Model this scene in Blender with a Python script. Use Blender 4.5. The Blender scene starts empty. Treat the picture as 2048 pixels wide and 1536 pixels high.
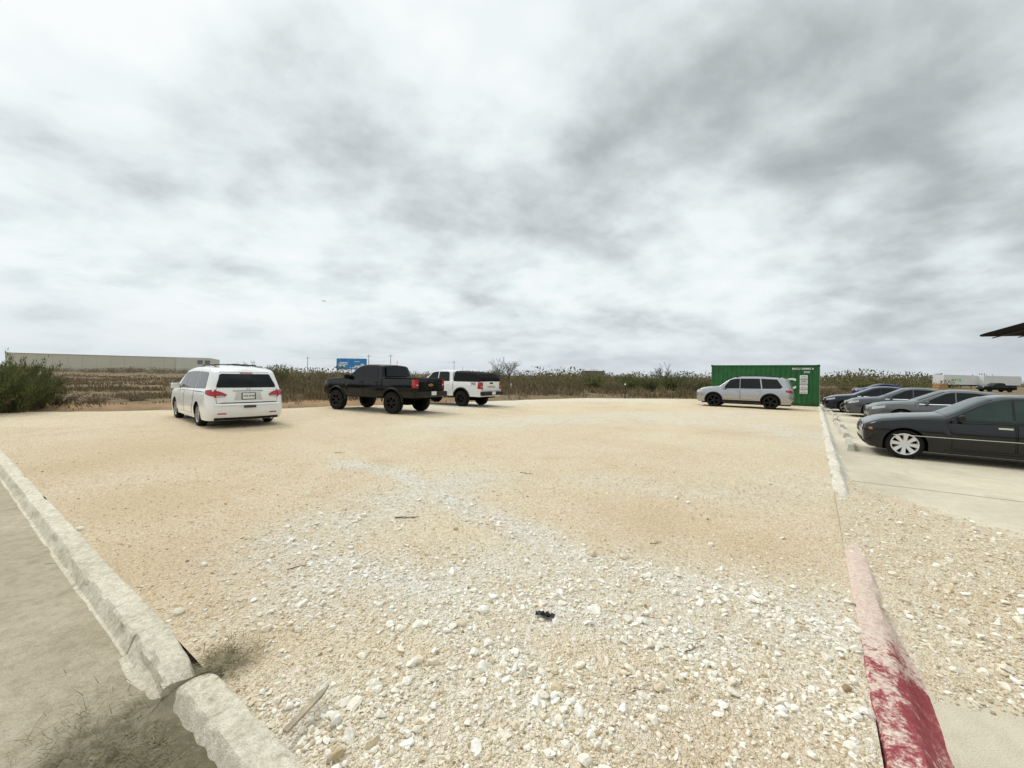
import bpy, bmesh, math, random
import numpy as np
from mathutils import Vector, Matrix, noise as mnoise
R=math.radians
random.seed(7); rng=np.random.default_rng(7)
scn=bpy.context.scene
col=scn.collection
scn.view_settings.view_transform='Standard'
try: scn.view_settings.look='None'
except Exception: pass
scn.view_settings.exposure=0

# ------------------------------------------------------------------ camera
F=810.0; H=1.6; TH=0.016; HC=751.0
cam=bpy.data.cameras.new('camera'); co=bpy.data.objects.new('camera',cam); col.objects.link(co)
cam.sensor_width=36; cam.lens=36*F/2048; cam.shift_y=-(768-HC)/2048; cam.clip_end=6000; cam.clip_start=.05
co.matrix_world=Matrix.Translation((0,0,H))@Matrix.Rotation(R(90),4,'X')@Matrix.Rotation(TH,4,'Z')
scn.camera=co
def G(px,py,z=0.0):
    a=px-1024; b=py-HC
    v=b-TH*a; u=a+TH*b
    return ((H-z)*u/v,(H-z)*F/v)
def AT(px,py,Y):
    a=px-1024; b=py-HC
    v=b-TH*a; u=a+TH*b
    return Vector((u*Y/F,Y,H-v*Y/F))

# lot frame: corner of the two kerbs
C0=np.array((.738,.56)); DL=np.array((-.8245,.566)); DR=np.array((.5974,.802))
def UV(u,v): p=C0+u*DL+v*DR; return float(p[0]),float(p[1])
_M=np.linalg.inv(np.array([[DL[0],DR[0]],[DL[1],DR[1]]]))
def toUV(x,y):
    x=np.asarray(x,float)-C0[0]; y=np.asarray(y,float)-C0[1]
    return _M[0,0]*x+_M[0,1]*y, _M[1,0]*x+_M[1,1]*y
def umax(v): return np.interp(v,[0,8,27,33,35.5],[25,20,15,9,4])
def nz(x,y,s=1.0,z=0.0): return mnoise.noise(Vector((x*s,y*s,z)))

# ------------------------------------------------------------------ materials
def new_mat(name):
    m=bpy.data.materials.new(name); m.use_nodes=True
    return m,m.node_tree.nodes,m.node_tree.links,m.node_tree.nodes['Principled BSDF']
def mat(name,c,rough=.5,metal=0,coat=0,var=.12,scale=4.0,c2=None,spec=.5,bump=0,bscale=60):
    m,N,L,b=new_mat(name)
    b.inputs['Roughness'].default_value=rough; b.inputs['Metallic'].default_value=metal
    b.inputs['Coat Weight'].default_value=coat; b.inputs['Coat Roughness'].default_value=.04
    b.inputs['Specular IOR Level'].default_value=spec
    tc=N.new('ShaderNodeTexCoord'); n=N.new('ShaderNodeTexNoise'); n.inputs['Scale'].default_value=scale; n.inputs['Detail'].default_value=6
    L.new(tc.outputs['Object'],n.inputs['Vector'])
    r=N.new('ShaderNodeValToRGB'); r.color_ramp.elements[0].position=.3; r.color_ramp.elements[1].position=.7
    c2=c2 or tuple(x*(1-var) for x in c)
    r.color_ramp.elements[0].color=(*c2,1); r.color_ramp.elements[1].color=(*c,1)
    L.new(n.outputs['Fac'],r.inputs['Fac']); L.new(r.outputs['Color'],b.inputs['Base Color'])
    if bump:
        n2=N.new('ShaderNodeTexNoise'); n2.inputs['Scale'].default_value=bscale; n2.inputs['Detail'].default_value=4
        L.new(tc.outputs['Object'],n2.inputs['Vector'])
        bp=N.new('ShaderNodeBump'); bp.inputs['Strength'].default_value=bump; bp.inputs['Distance'].default_value=.01
        L.new(n2.outputs['Fac'],bp.inputs['Height']); L.new(bp.outputs['Normal'],b.inputs['Normal'])
    return m
def ramp(N,stops):
    r=N.new('ShaderNodeValToRGB'); e=r.color_ramp.elements
    e[0].position=stops[0][0]; e[0].color=(*stops[0][1],1); e[1].position=stops[-1][0]; e[1].color=(*stops[-1][1],1)
    for p,c in stops[1:-1]:
        q=e.new(p); q.color=(*c,1)
    return r
def mixc(N,L,fac,a,b,mode='MIX'):
    m=N.new('ShaderNodeMix'); m.data_type='RGBA'; m.blend_type=mode
    for s,v in ((0,fac),(6,a),(7,b)):
        if hasattr(v,'is_linked'): L.new(v,m.inputs[s])
        elif isinstance(v,tuple): m.inputs[s].default_value=(*v,1)
        else: m.inputs[s].default_value=v
    return m.outputs[2]
def mth(N,L,op,a,b=None,clamp=False):
    m=N.new('ShaderNodeMath'); m.operation=op; m.use_clamp=clamp
    for s,v in ((0,a),(1,b)):
        if v is None: continue
        if hasattr(v,'is_linked'): L.new(v,m.inputs[s])
        else: m.inputs[s].default_value=v
    return m.outputs[0]
def noise_n(N,L,vec,scale,detail=6,rough=.55,dist=0):
    n=N.new('ShaderNodeTexNoise'); n.inputs['Scale'].default_value=scale; n.inputs['Detail'].default_value=detail
    n.inputs['Roughness'].default_value=rough; n.inputs['Distortion'].default_value=dist
    L.new(vec,n.inputs['Vector']); return n.outputs['Fac']

M={}
M['white']=mat('white_paint',(.82,.82,.81),.28,0,.5,.04,2)
M['whiteshade']=mat('shaded_white_paint',(.60,.60,.59),.4)  # van white darkened, so the plate recess has its shade in the colour
M['black']=mat('black_paint',(.003,.003,.0035),.14,0,.2,.2,2,spec=.25)
M['navyblack']=mat('black_glossy_paint',(.0025,.0045,.0045),.08,0,.45,.2,2,spec=.3)
M['grey']=mat('grey_metallic_paint',(.085,.09,.10),.26,.5,.5,.1,2,spec=.35)
M['grey2']=mat('warm_grey_metallic_paint',(.13,.135,.135),.26,.5,.5,.1,2,spec=.35)
M['darkcar']=mat('blue_black_paint',(.003,.006,.018),.14,.0,.35,.1,2,spec=.3)
M['blue']=mat('dark_blue_paint',(.008,.025,.16),.25,.1,.4,.1,2,spec=.3)
M['silver']=mat('silver_metallic_paint',(.41,.41,.42),.24,.8,.45,.06,2)
M['glass']=mat('dark_glass',(.005,.006,.007),.06,0,0,.2,1,spec=.28)
M['gglass']=mat('green_tinted_glass',(.022,.045,.036),.05,0,0,.5,2.2,spec=.45)
M['trim']=mat('black_plastic',(.010,.010,.010),.5,0,0,.3,9,spec=.3)
M['seam']=mat('dark_gap',(.006,.006,.006),.9,spec=.1)
M['under']=mat('dark_underbody',(.004,.004,.004),.95,spec=.1)
M['tyre']=mat('rubber',(.011,.011,.010),.85,0,0,.35,20,bump=.2,spec=.25)
M['alloy']=mat('silver_alloy',(.70,.70,.70),.3,.6,0,.08,6)
M['rimgrey']=mat('grey_alloy',(.40,.40,.40),.35,.7,0,.1,6)
M['rimblack']=mat('black_alloy',(.010,.010,.010),.3,.2,.1,.2,6,spec=.4)
M['red']=mat('red_lens',(.42,.008,.010),.12,0,.5,.25,12)
M['clear']=mat('clear_lens',(.55,.57,.58),.1,.2,.6,.3,14)
M['amber']=mat('amber_lens',(.45,.12,.02),.15,0,.5,.2,10)
M['chrome']=mat('chrome',(.75,.75,.75),.12,1,0,.05,6)
M['plate']=mat('plate_white',(.72,.73,.72),.45,0,0,.06,20)
M['ink']=mat('dark_ink',(.012,.014,.025),.6)
M['redink']=mat('red_ink',(.4,.02,.02),.6)
M['wtext']=mat('white_lettering',(.85,.85,.83),.5)
M['canvas']=mat('black_canvas',(.006,.006,.0065),.75,0,0,.3,12,bump=.2,bscale=120,spec=.2)

def concrete(name,c1,c2,stain,stainamt=.5,scale=1.0,bmp=.45,dirt=False):
    m,N,L,b=new_mat(name)
    tc=N.new('ShaderNodeTexCoord'); v=tc.outputs['Object']
    n1=noise_n(N,L,v,.6*scale,8,.65,.5); n2=noise_n(N,L,v,11*scale,7,.7); n3=noise_n(N,L,v,150,4,.65); n4=noise_n(N,L,v,3.2*scale,6,.6,1.0)
    r1=ramp(N,[(.36,c2),(.62,c1)]); L.new(n1,r1.inputs[0])
    r2=ramp(N,[(.36,stain),(.58,(1,1,1))]); L.new(n2,r2.inputs[0])
    c=mixc(N,L,stainamt,r1.outputs[0],r2.outputs[0],'MULTIPLY')
    r4=ramp(N,[(.30,stain),(.44,(1,1,1))]); L.new(n4,r4.inputs[0]); c=mixc(N,L,stainamt,c,r4.outputs[0],'MULTIPLY')
    r3=ramp(N,[(.32,(.62,.61,.58)),(.66,(1.12,1.12,1.12))]); L.new(n3,r3.inputs[0])
    c=mixc(N,L,.75,c,r3.outputs[0],'MULTIPLY')
    if dirt:
        at=N.new('ShaderNodeAttribute'); at.attribute_name='dirt'
        n5=noise_n(N,L,v,30,7,.8)
        ds=ramp(N,[(.3,(.055,.052,.028)),(.5,(.13,.115,.068)),(.7,(.27,.235,.155))]); L.new(n5,ds.inputs[0])
        f=mth(N,L,'ADD',at.outputs['Fac'],mth(N,L,'MULTIPLY',mth(N,L,'SUBTRACT',n5,.5),mth(N,L,'MULTIPLY',at.outputs['Fac'],3.5)),True)
        c=mixc(N,L,f,c,ds.outputs[0])
    L.new(c,b.inputs['Base Color']); b.inputs['Roughness'].default_value=.9; b.inputs['Specular IOR Level'].default_value=.2
    h=mth(N,L,'ADD',n3,mth(N,L,'MULTIPLY',n2,1.8))
    bp=N.new('ShaderNodeBump'); bp.inputs['Strength'].default_value=bmp; bp.inputs['Distance'].default_value=.008
    L.new(h,bp.inputs['Height']); L.new(bp.outputs['Normal'],b.inputs['Normal'])
    return m
M['road']=concrete('road_concrete',(.52,.455,.35),(.41,.355,.26),(.66,.62,.54),.5,1.3,.6)
M['roaddirt']=concrete('road_concrete_with_soil',(.52,.455,.35),(.41,.355,.26),(.66,.62,.54),.5,1.3,.6,dirt=True)
M['lotc']=concrete('parking_concrete',(.72,.65,.51),(.57,.51,.40),(.76,.74,.68),.35,.6)
M['kerb']=concrete('kerb_concrete',(.90,.84,.69),(.76,.69,.55),(.46,.42,.35),.5,2.6,.9)
M['kerbwhite']=concrete('pale_kerb_concrete',(.86,.82,.71),(.72,.67,.56),(.66,.62,.54),.5,3,.7)
M['stop']=concrete('wheel_stop_concrete',(.70,.67,.58),(.58,.55,.47),(.7,.66,.6),.4,3)

def red_kerb():
    m,N,L,b=new_mat('red_painted_concrete')
    tc=N.new('ShaderNodeTexCoord'); v=tc.outputs['Object']
    at=N.new('ShaderNodeAttribute'); at.attribute_name='fade'
    n1=noise_n(N,L,v,5,8,.70,.6); n2=noise_n(N,L,v,42,6,.78); n3=noise_n(N,L,v,150,3)
    s=mth(N,L,'ADD',mth(N,L,'MULTIPLY',n1,.9),mth(N,L,'MULTIPLY',n2,.7)); s=mth(N,L,'ADD',s,at.outputs['Fac'])
    r=ramp(N,[(.86,(0,0,0)),(1.06,(1,1,1))]); L.new(s,r.inputs[0])
    rc=ramp(N,[(.32,(.22,.034,.044)),(.5,(.36,.085,.092)),(.66,(.53,.26,.24))]); L.new(mth(N,L,'ADD',mth(N,L,'MULTIPLY',n1,.55),mth(N,L,'MULTIPLY',n2,.45)),rc.inputs[0])
    pink=ramp(N,[(.35,(.58,.37,.31)),(.6,(.76,.66,.55))]); L.new(n2,pink.inputs[0])
    c=mixc(N,L,r.outputs[0],rc.outputs[0],pink.outputs[0])
    L.new(c,b.inputs['Base Color']); b.inputs['Roughness'].default_value=.85; b.inputs['Specular IOR Level'].default_value=.15
    bp=N.new('ShaderNodeBump'); bp.inputs['Strength'].default_value=.8; bp.inputs['Distance'].default_value=.008
    L.new(mth(N,L,'ADD',n2,n3),bp.inputs['Height']); L.new(bp.outputs['Normal'],b.inputs['Normal'])
    return m
M['redkerb']=red_kerb()

def gravel_mat():
    m,N,L,b=new_mat('crushed_limestone')
    tc=N.new('ShaderNodeTexCoord'); v=tc.outputs['Object']
    at=N.new('ShaderNodeAttribute'); at.attribute_name='band'
    sa=N.new('ShaderNodeAttribute'); sa.attribute_name='sand'
    def vor(scale):
        w=N.new('ShaderNodeTexVoronoi'); w.voronoi_dimensions='2D'; w.inputs['Scale'].default_value=scale
        L.new(v,w.inputs['Vector']); return w
    va=vor(56); vb=vor(128); vc=vor(25)
    def gray(o):
        g=N.new('ShaderNodeSeparateColor'); L.new(o,g.inputs[0]); return g.outputs[0]
    ga=gray(va.outputs['Color']); gb=gray(vb.outputs['Color']); gc=gray(vc.outputs['Color'])
    big=noise_n(N,L,v,.30,7,.62,.8); mid=noise_n(N,L,v,1.9,8,.7,.6); fine=noise_n(N,L,v,9,6,.7)
    sm=mth(N,L,'ADD',mth(N,L,'MULTIPLY',big,.42),mth(N,L,'MULTIPLY',mid,.36)); sm=mth(N,L,'ADD',sm,mth(N,L,'MULTIPLY',fine,.22))
    sand=ramp(N,[(.36,(.54,.39,.23)),(.47,(.73,.58,.38)),(.55,(.81,.69,.49)),(.64,(.88,.80,.64))]); L.new(sm,sand.inputs[0])
    peb=ramp(N,[(0,(.22,.15,.085)),(.20,(.46,.345,.21)),(.5,(.70,.58,.40)),(.8,(.84,.765,.61)),(1,(.90,.865,.77))])
    L.new(mth(N,L,'ADD',mth(N,L,'MULTIPLY',ga,.5),mth(N,L,'MULTIPLY',gb,.5)),peb.inputs[0])
    f=mth(N,L,'ADD',mth(N,L,'MULTIPLY',mid,.9),.12,True)
    c=mixc(N,L,f,sand.outputs[0],peb.outputs[0])
    pale=ramp(N,[(0,(.36,.32,.245)),(.35,(.68,.635,.545)),(1,(.88,.87,.81))]); L.new(mth(N,L,'ADD',mth(N,L,'MULTIPLY',ga,.5),mth(N,L,'MULTIPLY',gc,.5)),pale.inputs[0])
    pf=mth(N,L,'MULTIPLY',at.outputs['Fac'],mth(N,L,'ADD',mth(N,L,'MULTIPLY',mid,2.4),-.4,True),True)
    c=mixc(N,L,pf,c,pale.outputs[0])
    c=mixc(N,L,mth(N,L,'MULTIPLY',sa.outputs['Fac'],mth(N,L,'ADD',mid,.15),True),c,mixc(N,L,gb,(.44,.305,.17),(.70,.53,.335)))
    L.new(c,b.inputs['Base Color']); b.inputs['Roughness'].default_value=.95; b.inputs['Specular IOR Level'].default_value=.1
    h=mth(N,L,'ADD',mth(N,L,'MULTIPLY',va.outputs['Distance'],-1.0),mth(N,L,'MULTIPLY',vb.outputs['Distance'],-.6))
    bp=N.new('ShaderNodeBump'); bp.inputs['Strength'].default_value=.9; bp.inputs['Distance'].default_value=.012
    L.new(h,bp.inputs['Height']); L.new(bp.outputs['Normal'],b.inputs['Normal'])
    return m
M['gravel']=gravel_mat()
def stone_mat():
    m,N,L,b=new_mat('loose_stone')
    at=N.new('ShaderNodeAttribute'); at.attribute_name='rnd'
    tc=N.new('ShaderNodeTexCoord')
    r=ramp(N,[(0,(.32,.23,.135)),(.2,(.53,.42,.27)),(.45,(.70,.60,.44)),(.7,(.82,.76,.645)),(1,(.90,.88,.82))]); L.new(at.outputs['Fac'],r.inputs[0])
    n=noise_n(N,L,tc.outputs['Object'],70,4,.6); r2=ramp(N,[(.3,(.74,.70,.62)),(.65,(1,1,1))]); L.new(n,r2.inputs[0])
    L.new(mixc(N,L,.8,r.outputs[0],r2.outputs[0],'MULTIPLY'),b.inputs['Base Color']); b.inputs['Roughness'].default_value=.95; b.inputs['Specular IOR Level'].default_value=.1
    return m
M['stone']=stone_mat()
def field_mat():
    m,N,L,b=new_mat('dry_field_soil')
    tc=N.new('ShaderNodeTexCoord'); v=tc.outputs['Object']
    at=N.new('ShaderNodeAttribute'); at.attribute_name='soil'
    mp=N.new('ShaderNodeMapping'); mp.inputs['Scale'].default_value=(.35,1,1); L.new(v,mp.inputs['Vector'])
    n1=noise_n(N,L,mp.outputs[0],.07,8,.7,.6); n2=noise_n(N,L,v,1.6,8,.7); n3=noise_n(N,L,v,14,4,.7)
    r=ramp(N,[(.34,(.095,.07,.042)),(.45,(.18,.135,.082)),(.55,(.24,.185,.115)),(.66,(.13,.115,.062))]); L.new(mth(N,L,'ADD',mth(N,L,'MULTIPLY',n1,.65),mth(N,L,'MULTIPLY',n2,.35)),r.inputs[0])
    r2=ramp(N,[(.3,(.5,.5,.5)),(.7,(1.25,1.2,1.1))]); L.new(n3,r2.inputs[0])
    c=mixc(N,L,.7,r.outputs[0],r2.outputs[0],'MULTIPLY')
    s=ramp(N,[(.3,(.26,.14,.07)),(.7,(.46,.30,.17))]); L.new(n2,s.inputs[0])
    c=mixc(N,L,at.outputs['Fac'],c,s.outputs[0])
    L.new(c,b.inputs['Base Color']); b.inputs['Roughness'].default_value=1; b.inputs['Specular IOR Level'].default_value=.1
    return m
M['field']=field_mat()
def leaf_mat(name,a,b_,c_,scale=2.5):
    m,N,L,b=new_mat(name)
    tc=N.new('ShaderNodeTexCoord'); oi=N.new('ShaderNodeObjectInfo')
    n=noise_n(N,L,tc.outputs['Object'],scale,5,.7)
    r=ramp(N,[(.3,a),(.5,b_),(.7,c_)]); L.new(mth(N,L,'ADD',n,mth(N,L,'MULTIPLY',mth(N,L,'SUBTRACT',oi.outputs['Random'],.5),.22)),r.inputs[0])
    L.new(r.outputs[0],b.inputs['Base Color']); b.inputs['Roughness'].default_value=.9; b.inputs['Specular IOR Level'].default_value=.1
    return m
M['leafgreen']=leaf_mat('olive_green_foliage',(.065,.082,.028),(.125,.148,.05),(.21,.22,.09),4)
M['leafolive']=leaf_mat('dull_olive_foliage',(.085,.082,.038),(.145,.135,.062),(.23,.21,.105),4)
M['leafbrown']=leaf_mat('brown_dry_foliage',(.11,.082,.05),(.185,.14,.086),(.28,.22,.14),4)
M['leafstraw']=leaf_mat('straw_grass',(.17,.13,.075),(.27,.21,.125),(.38,.31,.19),.7)
M['twig']=mat('grey_brown_bark',(.14,.11,.085),.95,var=.4)
M['deadgrass']=leaf_mat('dead_grass',(.08,.072,.04),(.18,.155,.09),(.38,.33,.21),14)
M['wood']=mat('weathered_wood',(.46,.39,.29),.9,var=.45,scale=12,bump=.3)
M['lumber']=mat('yellow_lumber',(.50,.31,.14),.8,var=.3)
M['plastic']=mat('black_plastic_film',(.010,.010,.011),.35,var=.3)

# ------------------------------------------------------------------ mesh helper
def tag(o,label=None,cat=None,group=None,kind=None):
    if label: o['label']=label
    if cat: o['category']=cat
    if group: o['group']=group
    if kind: o['kind']=kind
    return o
def empty(name,loc,rz=0,label=None,cat=None,group=None):
    o=bpy.data.objects.new(name,None); col.objects.link(o); o.location=loc; o.rotation_euler=(0,0,rz)
    o.empty_display_size=.1
    return tag(o,label,cat,group)
class MB:
    def __init__(s): s.v=[]; s.f=[]; s.m=[]
    def add(s,vs,fs,mi=0):
        o=len(s.v); s.v.extend([tuple(p) for p in vs]); s.f.extend([tuple(i+o for i in f) for f in fs]); s.m.extend([mi]*len(fs)); return s
    def box(s,c,d,rz=0,mi=0):
        ca,sa=math.cos(rz),math.sin(rz); vs=[]
        for z in (-.5,.5):
            for x,y in ((-.5,-.5),(.5,-.5),(.5,.5),(-.5,.5)):
                X,Y,Z=x*d[0],y*d[1],z*d[2]
                vs.append((c[0]+X*ca-Y*sa,c[1]+X*sa+Y*ca,c[2]+Z))
        return s.add(vs,[(3,2,1,0),(4,5,6,7),(0,1,5,4),(1,2,6,5),(2,3,7,6),(3,0,4,7)],mi)
    def grid(s,rows,mi=0,flip=False):
        n=len(rows); k=len(rows[0]); vs=[p for r in rows for p in r]; fs=[]
        for i in range(n-1):
            for j in range(k-1):
                q=(i*k+j,i*k+j+1,(i+1)*k+j+1,(i+1)*k+j); fs.append(q[::-1] if flip else q)
        return s.add(vs,fs,mi)
    def tube(s,pts,rad,n=6,mi=0):
        rings=[]; pts=[Vector(p) for p in pts]
        if not hasattr(rad,'__len__'): rad=[rad]*len(pts)
        for i,p in enumerate(pts):
            d=(pts[min(i+1,len(pts)-1)]-pts[max(i-1,0)]).normalized()
            a=d.orthogonal().normalized(); b=d.cross(a)
            rings.append([p+(a*math.cos(2*math.pi*k/n)+b*math.sin(2*math.pi*k/n))*rad[i] for k in range(n+1)])
        s.grid(rings,mi); s.add(rings[0][:-1],[tuple(range(n))[::-1]],mi); s.add(rings[-1][:-1],[tuple(range(n))],mi); return s
    def lathe(s,prof,n=32,mi=0,rmod=None):
        rows=[]
        for (r,y) in prof:
            rows.append([((r+(rmod(k,r) if rmod else 0))*math.cos(2*math.pi*k/n),y,(r+(rmod(k,r) if rmod else 0))*math.sin(2*math.pi*k/n)) for k in range(n+1)])
        return s.grid(rows,mi)
    def mesh(s,name,mats,smooth=None,bevel=0):
        me=bpy.data.meshes.new(name); me.from_pydata(s.v,[],s.f)
        for m in (mats if isinstance(mats,(list,tuple)) else [mats]): me.materials.append(m)
        me.polygons.foreach_set('material_index',s.m)
        if bevel or smooth:
            bm=bmesh.new(); bm.from_mesh(me)
            bmesh.ops.remove_doubles(bm,verts=bm.verts,dist=.0004)
            if bevel: bmesh.ops.bevel(bm,geom=list(bm.edges),offset=bevel,segments=2,affect='EDGES',profile=.6)
            bmesh.ops.dissolve_degenerate(bm,edges=bm.edges,dist=.0002)
            bm.to_mesh(me); bm.free()
        if smooth:
            me.polygons.foreach_set('use_smooth',[True]*len(me.polygons)); me.set_sharp_from_angle(angle=R(smooth))
        me.update(); return me
    def build(s,name,mats,parent=None,smooth=None,bevel=0):
        o=bpy.data.objects.new(name,s.mesh(name,mats,smooth,bevel)); col.objects.link(o)
        if parent: o.parent=parent
        return o
def link_mesh(name,me,parent=None):
    o=bpy.data.objects.new(name,me); col.objects.link(o)
    if parent: o.parent=parent
    return o
def text_obj(name,txt,size,fn,m,parent=None,align='CENTER',space=1.0,bold=0):
    cu=bpy.data.curves.new('t','FONT'); cu.body=txt; cu.size=size; cu.align_x=align; cu.align_y='CENTER'; cu.space_character=space
    cu.resolution_u=3; cu.offset=bold
    ob=bpy.data.objects.new('t',cu); col.objects.link(ob); bpy.context.view_layer.update()
    dg=bpy.context.evaluated_depsgraph_get(); me=bpy.data.meshes.new_from_object(ob.evaluated_get(dg))
    bpy.data.objects.remove(ob); bpy.data.curves.remove(cu)
    me.name=name
    for v in me.vertices: v.co=fn(v.co.x,v.co.y)
    me.materials.clear(); me.materials.append(m)
    return link_mesh(name,me,parent)

# ------------------------------------------------------------------ world
w=bpy.data.worlds.new('World'); scn.world=w; w.use_nodes=True
N=w.node_tree.nodes; L=w.node_tree.links; N.clear()
SUN_EL=R(50); SUN_AZ=R(-55)
out=N.new('ShaderNodeOutputWorld'); mx=N.new('ShaderNodeMixShader'); b1=N.new('ShaderNodeBackground'); b2=N.new('ShaderNodeBackground')
sky=N.new('ShaderNodeTexSky'); sky.sky_type='NISHITA'; sky.sun_disc=False; sky.sun_elevation=SUN_EL; sky.sun_rotation=SUN_AZ
L.new(sky.outputs[0],b1.inputs[0]); b1.inputs[1].default_value=.08
tc=N.new('ShaderNodeTexCoord'); sp=N.new('ShaderNodeSeparateXYZ'); L.new(tc.outputs['Generated'],sp.inputs[0])
zc=mth(N,L,'ADD',mth(N,L,'MAXIMUM',sp.outputs[2],0.0),.30)
cx=mth(N,L,'DIVIDE',sp.outputs[0],zc); cy=mth(N,L,'DIVIDE',sp.outputs[1],zc)
cb=N.new('ShaderNodeCombineXYZ'); L.new(cx,cb.inputs[0]); L.new(cy,cb.inputs[1])
mp=N.new('ShaderNodeMapping'); mp.inputs['Rotation'].default_value=(0,0,R(-30)); mp.inputs['Scale'].default_value=(.95,1.05,1); mp.inputs['Location'].default_value=(7.3,2.2,0)
L.new(cb.outputs[0],mp.inputs[0])
na=noise_n(N,L,mp.outputs[0],.95,3,.5,.2); nb=noise_n(N,L,mp.outputs[0],2.5,6,.50,.15); nc=noise_n(N,L,mp.outputs[0],7.0,6,.55,.1)
s=mth(N,L,'ADD',mth(N,L,'MULTIPLY',na,.40),mth(N,L,'MULTIPLY',nb,.44)); s=mth(N,L,'ADD',s,mth(N,L,'MULTIPLY',nc,.16))
s=mth(N,L,'SUBTRACT',s,mth(N,L,'MULTIPLY',sp.outputs[0],.085)); s=mth(N,L,'ADD',s,.040)
cr=ramp(N,[(.32,(.34,.375,.385)),(.41,(.47,.515,.525)),(.475,(.62,.675,.685)),(.53,(.76,.825,.835)),(.585,(.87,.94,.945)),(.66,(.97,1.0,1.0))]); L.new(s,cr.inputs[0])
hz=mth(N,L,'SUBTRACT',1.0,mth(N,L,'MULTIPLY',mth(N,L,'MAXIMUM',sp.outputs[2],0.0),6.5),True)
cc=mixc(N,L,mth(N,L,'MULTIPLY',hz,.75),cr.outputs[0],(.67,.73,.785))
L.new(cc,b2.inputs[0])
zn=mth(N,L,'ADD',1.0,mth(N,L,'MULTIPLY',mth(N,L,'MULTIPLY',mth(N,L,'SUBTRACT',sp.outputs[2],.70),3.3,True),1.1))
L.new(zn,b2.inputs[1])
mx.inputs[0].default_value=.96; L.new(b1.outputs[0],mx.inputs[1]); L.new(b2.outputs[0],mx.inputs[2]); L.new(mx.outputs[0],out.inputs[0])
sl=bpy.data.lights.new('sun','SUN'); sl.energy=1.5; sl.angle=R(18); sl.color=(1,.96,.9)
so=bpy.data.objects.new('sun',sl); col.objects.link(so)
dirv=Vector((math.sin(SUN_AZ)*math.cos(SUN_EL),math.cos(SUN_AZ)*math.cos(SUN_EL),math.sin(SUN_EL)))
so.rotation_euler=dirv.to_track_quat('Z','Y').to_euler()

# ------------------------------------------------------------------ ground
def set_attr(me,name,vals):
    a=me.attributes.new(name,'FLOAT','POINT'); a.data.foreach_set('value',np.asarray(vals,dtype=np.float32))
def sstep(a,b,x): t=min(1,max(0,(x-a)/(b-a))); return t*t*(3-2*t)
def ground_z(x,y):
    u,v=toUV(x,y); u=float(u); v=float(v)
    um=float(umax(v))
    f=0
    if v>0:
        f=max(sstep(um+.2,um+1.6,u), sstep(35.7,37.2,v) if u>-1 else 0)
        if u<0: f=max(0,sstep(36.5,39,v))
    n=.10*nz(x,y,.12)+.06*nz(x,y,.5,3)
    zl=-.20
    zf=.06+n
    r=math.hypot(x,y)
    if r>90: zf+=min(1,(r-90)/120)*(.35+1.0*nz(x,y,.006,5)) if x<60 else 0
    if u<0: zf-=.18
    return zl*(1-f)+zf*f, (f*(1-sstep(um+1.5,um+5,u)) if (u>0 and v>-1 and v<20) else 0)
mb=MB(); rad=[0.0]+list(np.geomspace(1,4500,170)); na_=240
gv=[];gs=[]
for r in rad:
    for k in range(na_):
        a=2*math.pi*k/na_; x,y=r*math.cos(a),r*math.sin(a)
        z,sv=ground_z(x,y); gv.append((x,y,z)); gs.append(min(1,max(0,sv*(.8+.6*nz(x,y,.8)))))
gf=[(i*na_+k,i*na_+(k+1)%na_,(i+1)*na_+(k+1)%na_,(i+1)*na_+k) for i in range(len(rad)-1) for k in range(na_)]
mb.add(gv,gf); ground=mb.build('ground',M['field']); set_attr(ground.data,'soil',gs)
ground.data.polygons.foreach_set('use_smooth',[True]*len(ground.data.polygons)); tag(ground,kind='structure')

RZ=-.10
def sheet(name,pts,z,m):
    mb=MB(); mb.add([(x,y,z) for x,y in pts],[tuple(range(len(pts)))]); return tag(mb.build(name,m),kind='structure')
sheet('road',[UV(-25,-14),UV(-25,-.02),UV(70,-.02),UV(70,-14)],RZ,M['road'])
sheet('parking_pavement',[UV(-40,-.02),UV(0,-.02),UV(0,36.3),UV(-40,36.3)],-.12,M['lotc'])
mb=MB()
for v in (8.2,17.2,26.2):
    p,q=np.array(UV(-.3,v)),np.array(UV(-30,v)); d=DR*.009
    mb.add([(*(p-d),-.116),(*(p+d),-.116),(*(q+d),-.116),(*(q-d),-.116)],[(0,1,2,3)])
for u in (-6.5,-12):
    p,q=np.array(UV(u,.3)),np.array(UV(u,36)); d=DL*.009
    mb.add([(*(p-d),-.1155),(*(p+d),-.1155),(*(q+d),-.1155),(*(q-d),-.1155)],[(0,1,2,3)])
tag(mb.build('pavement_joints',mat('joint_dark',(.38,.33,.25),.95)),kind='structure')

def poly(pp): return [np.array(G(*p)) for p in pp]
BANDS=[(poly([(690,925),(800,945),(900,1000),(1040,1060),(1200,1130),(1400,1165),(1660,1260)]),.28,.95),
       (poly([(540,1075),(700,1130),(950,1190),(1150,1225),(1420,1275)]),.27,1.0),
       (poly([(860,1215),(1000,1300),(1100,1400)]),.24,.8),
       (poly([(560,1100),(760,1010),(940,960)]),.65,.7),
       (poly([(620,1170),(1000,1150),(1300,1170),(1600,1220)]),.68,.72),
       (poly([(560,1430),(1000,1400),(1350,1420),(1650,1400)]),.40,.6),
       (poly([(1190,960),(1500,990),(1660,960)]),.5,.4),
       (poly([(1300,840),(1520,850),(1640,880)]),1.1,.6),
       (poly([(840,815),(1050,800),(1300,800)]),2.0,.8),
       (poly([(900,850),(1250,830),(1500,830)]),1.5,.6)]
def segd(p,a,b):
    d=b-a; t=np.clip(((p-a)@d)/(d@d),0,1); return np.linalg.norm(p-(a+t[:,None]*d),axis=1)
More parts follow.
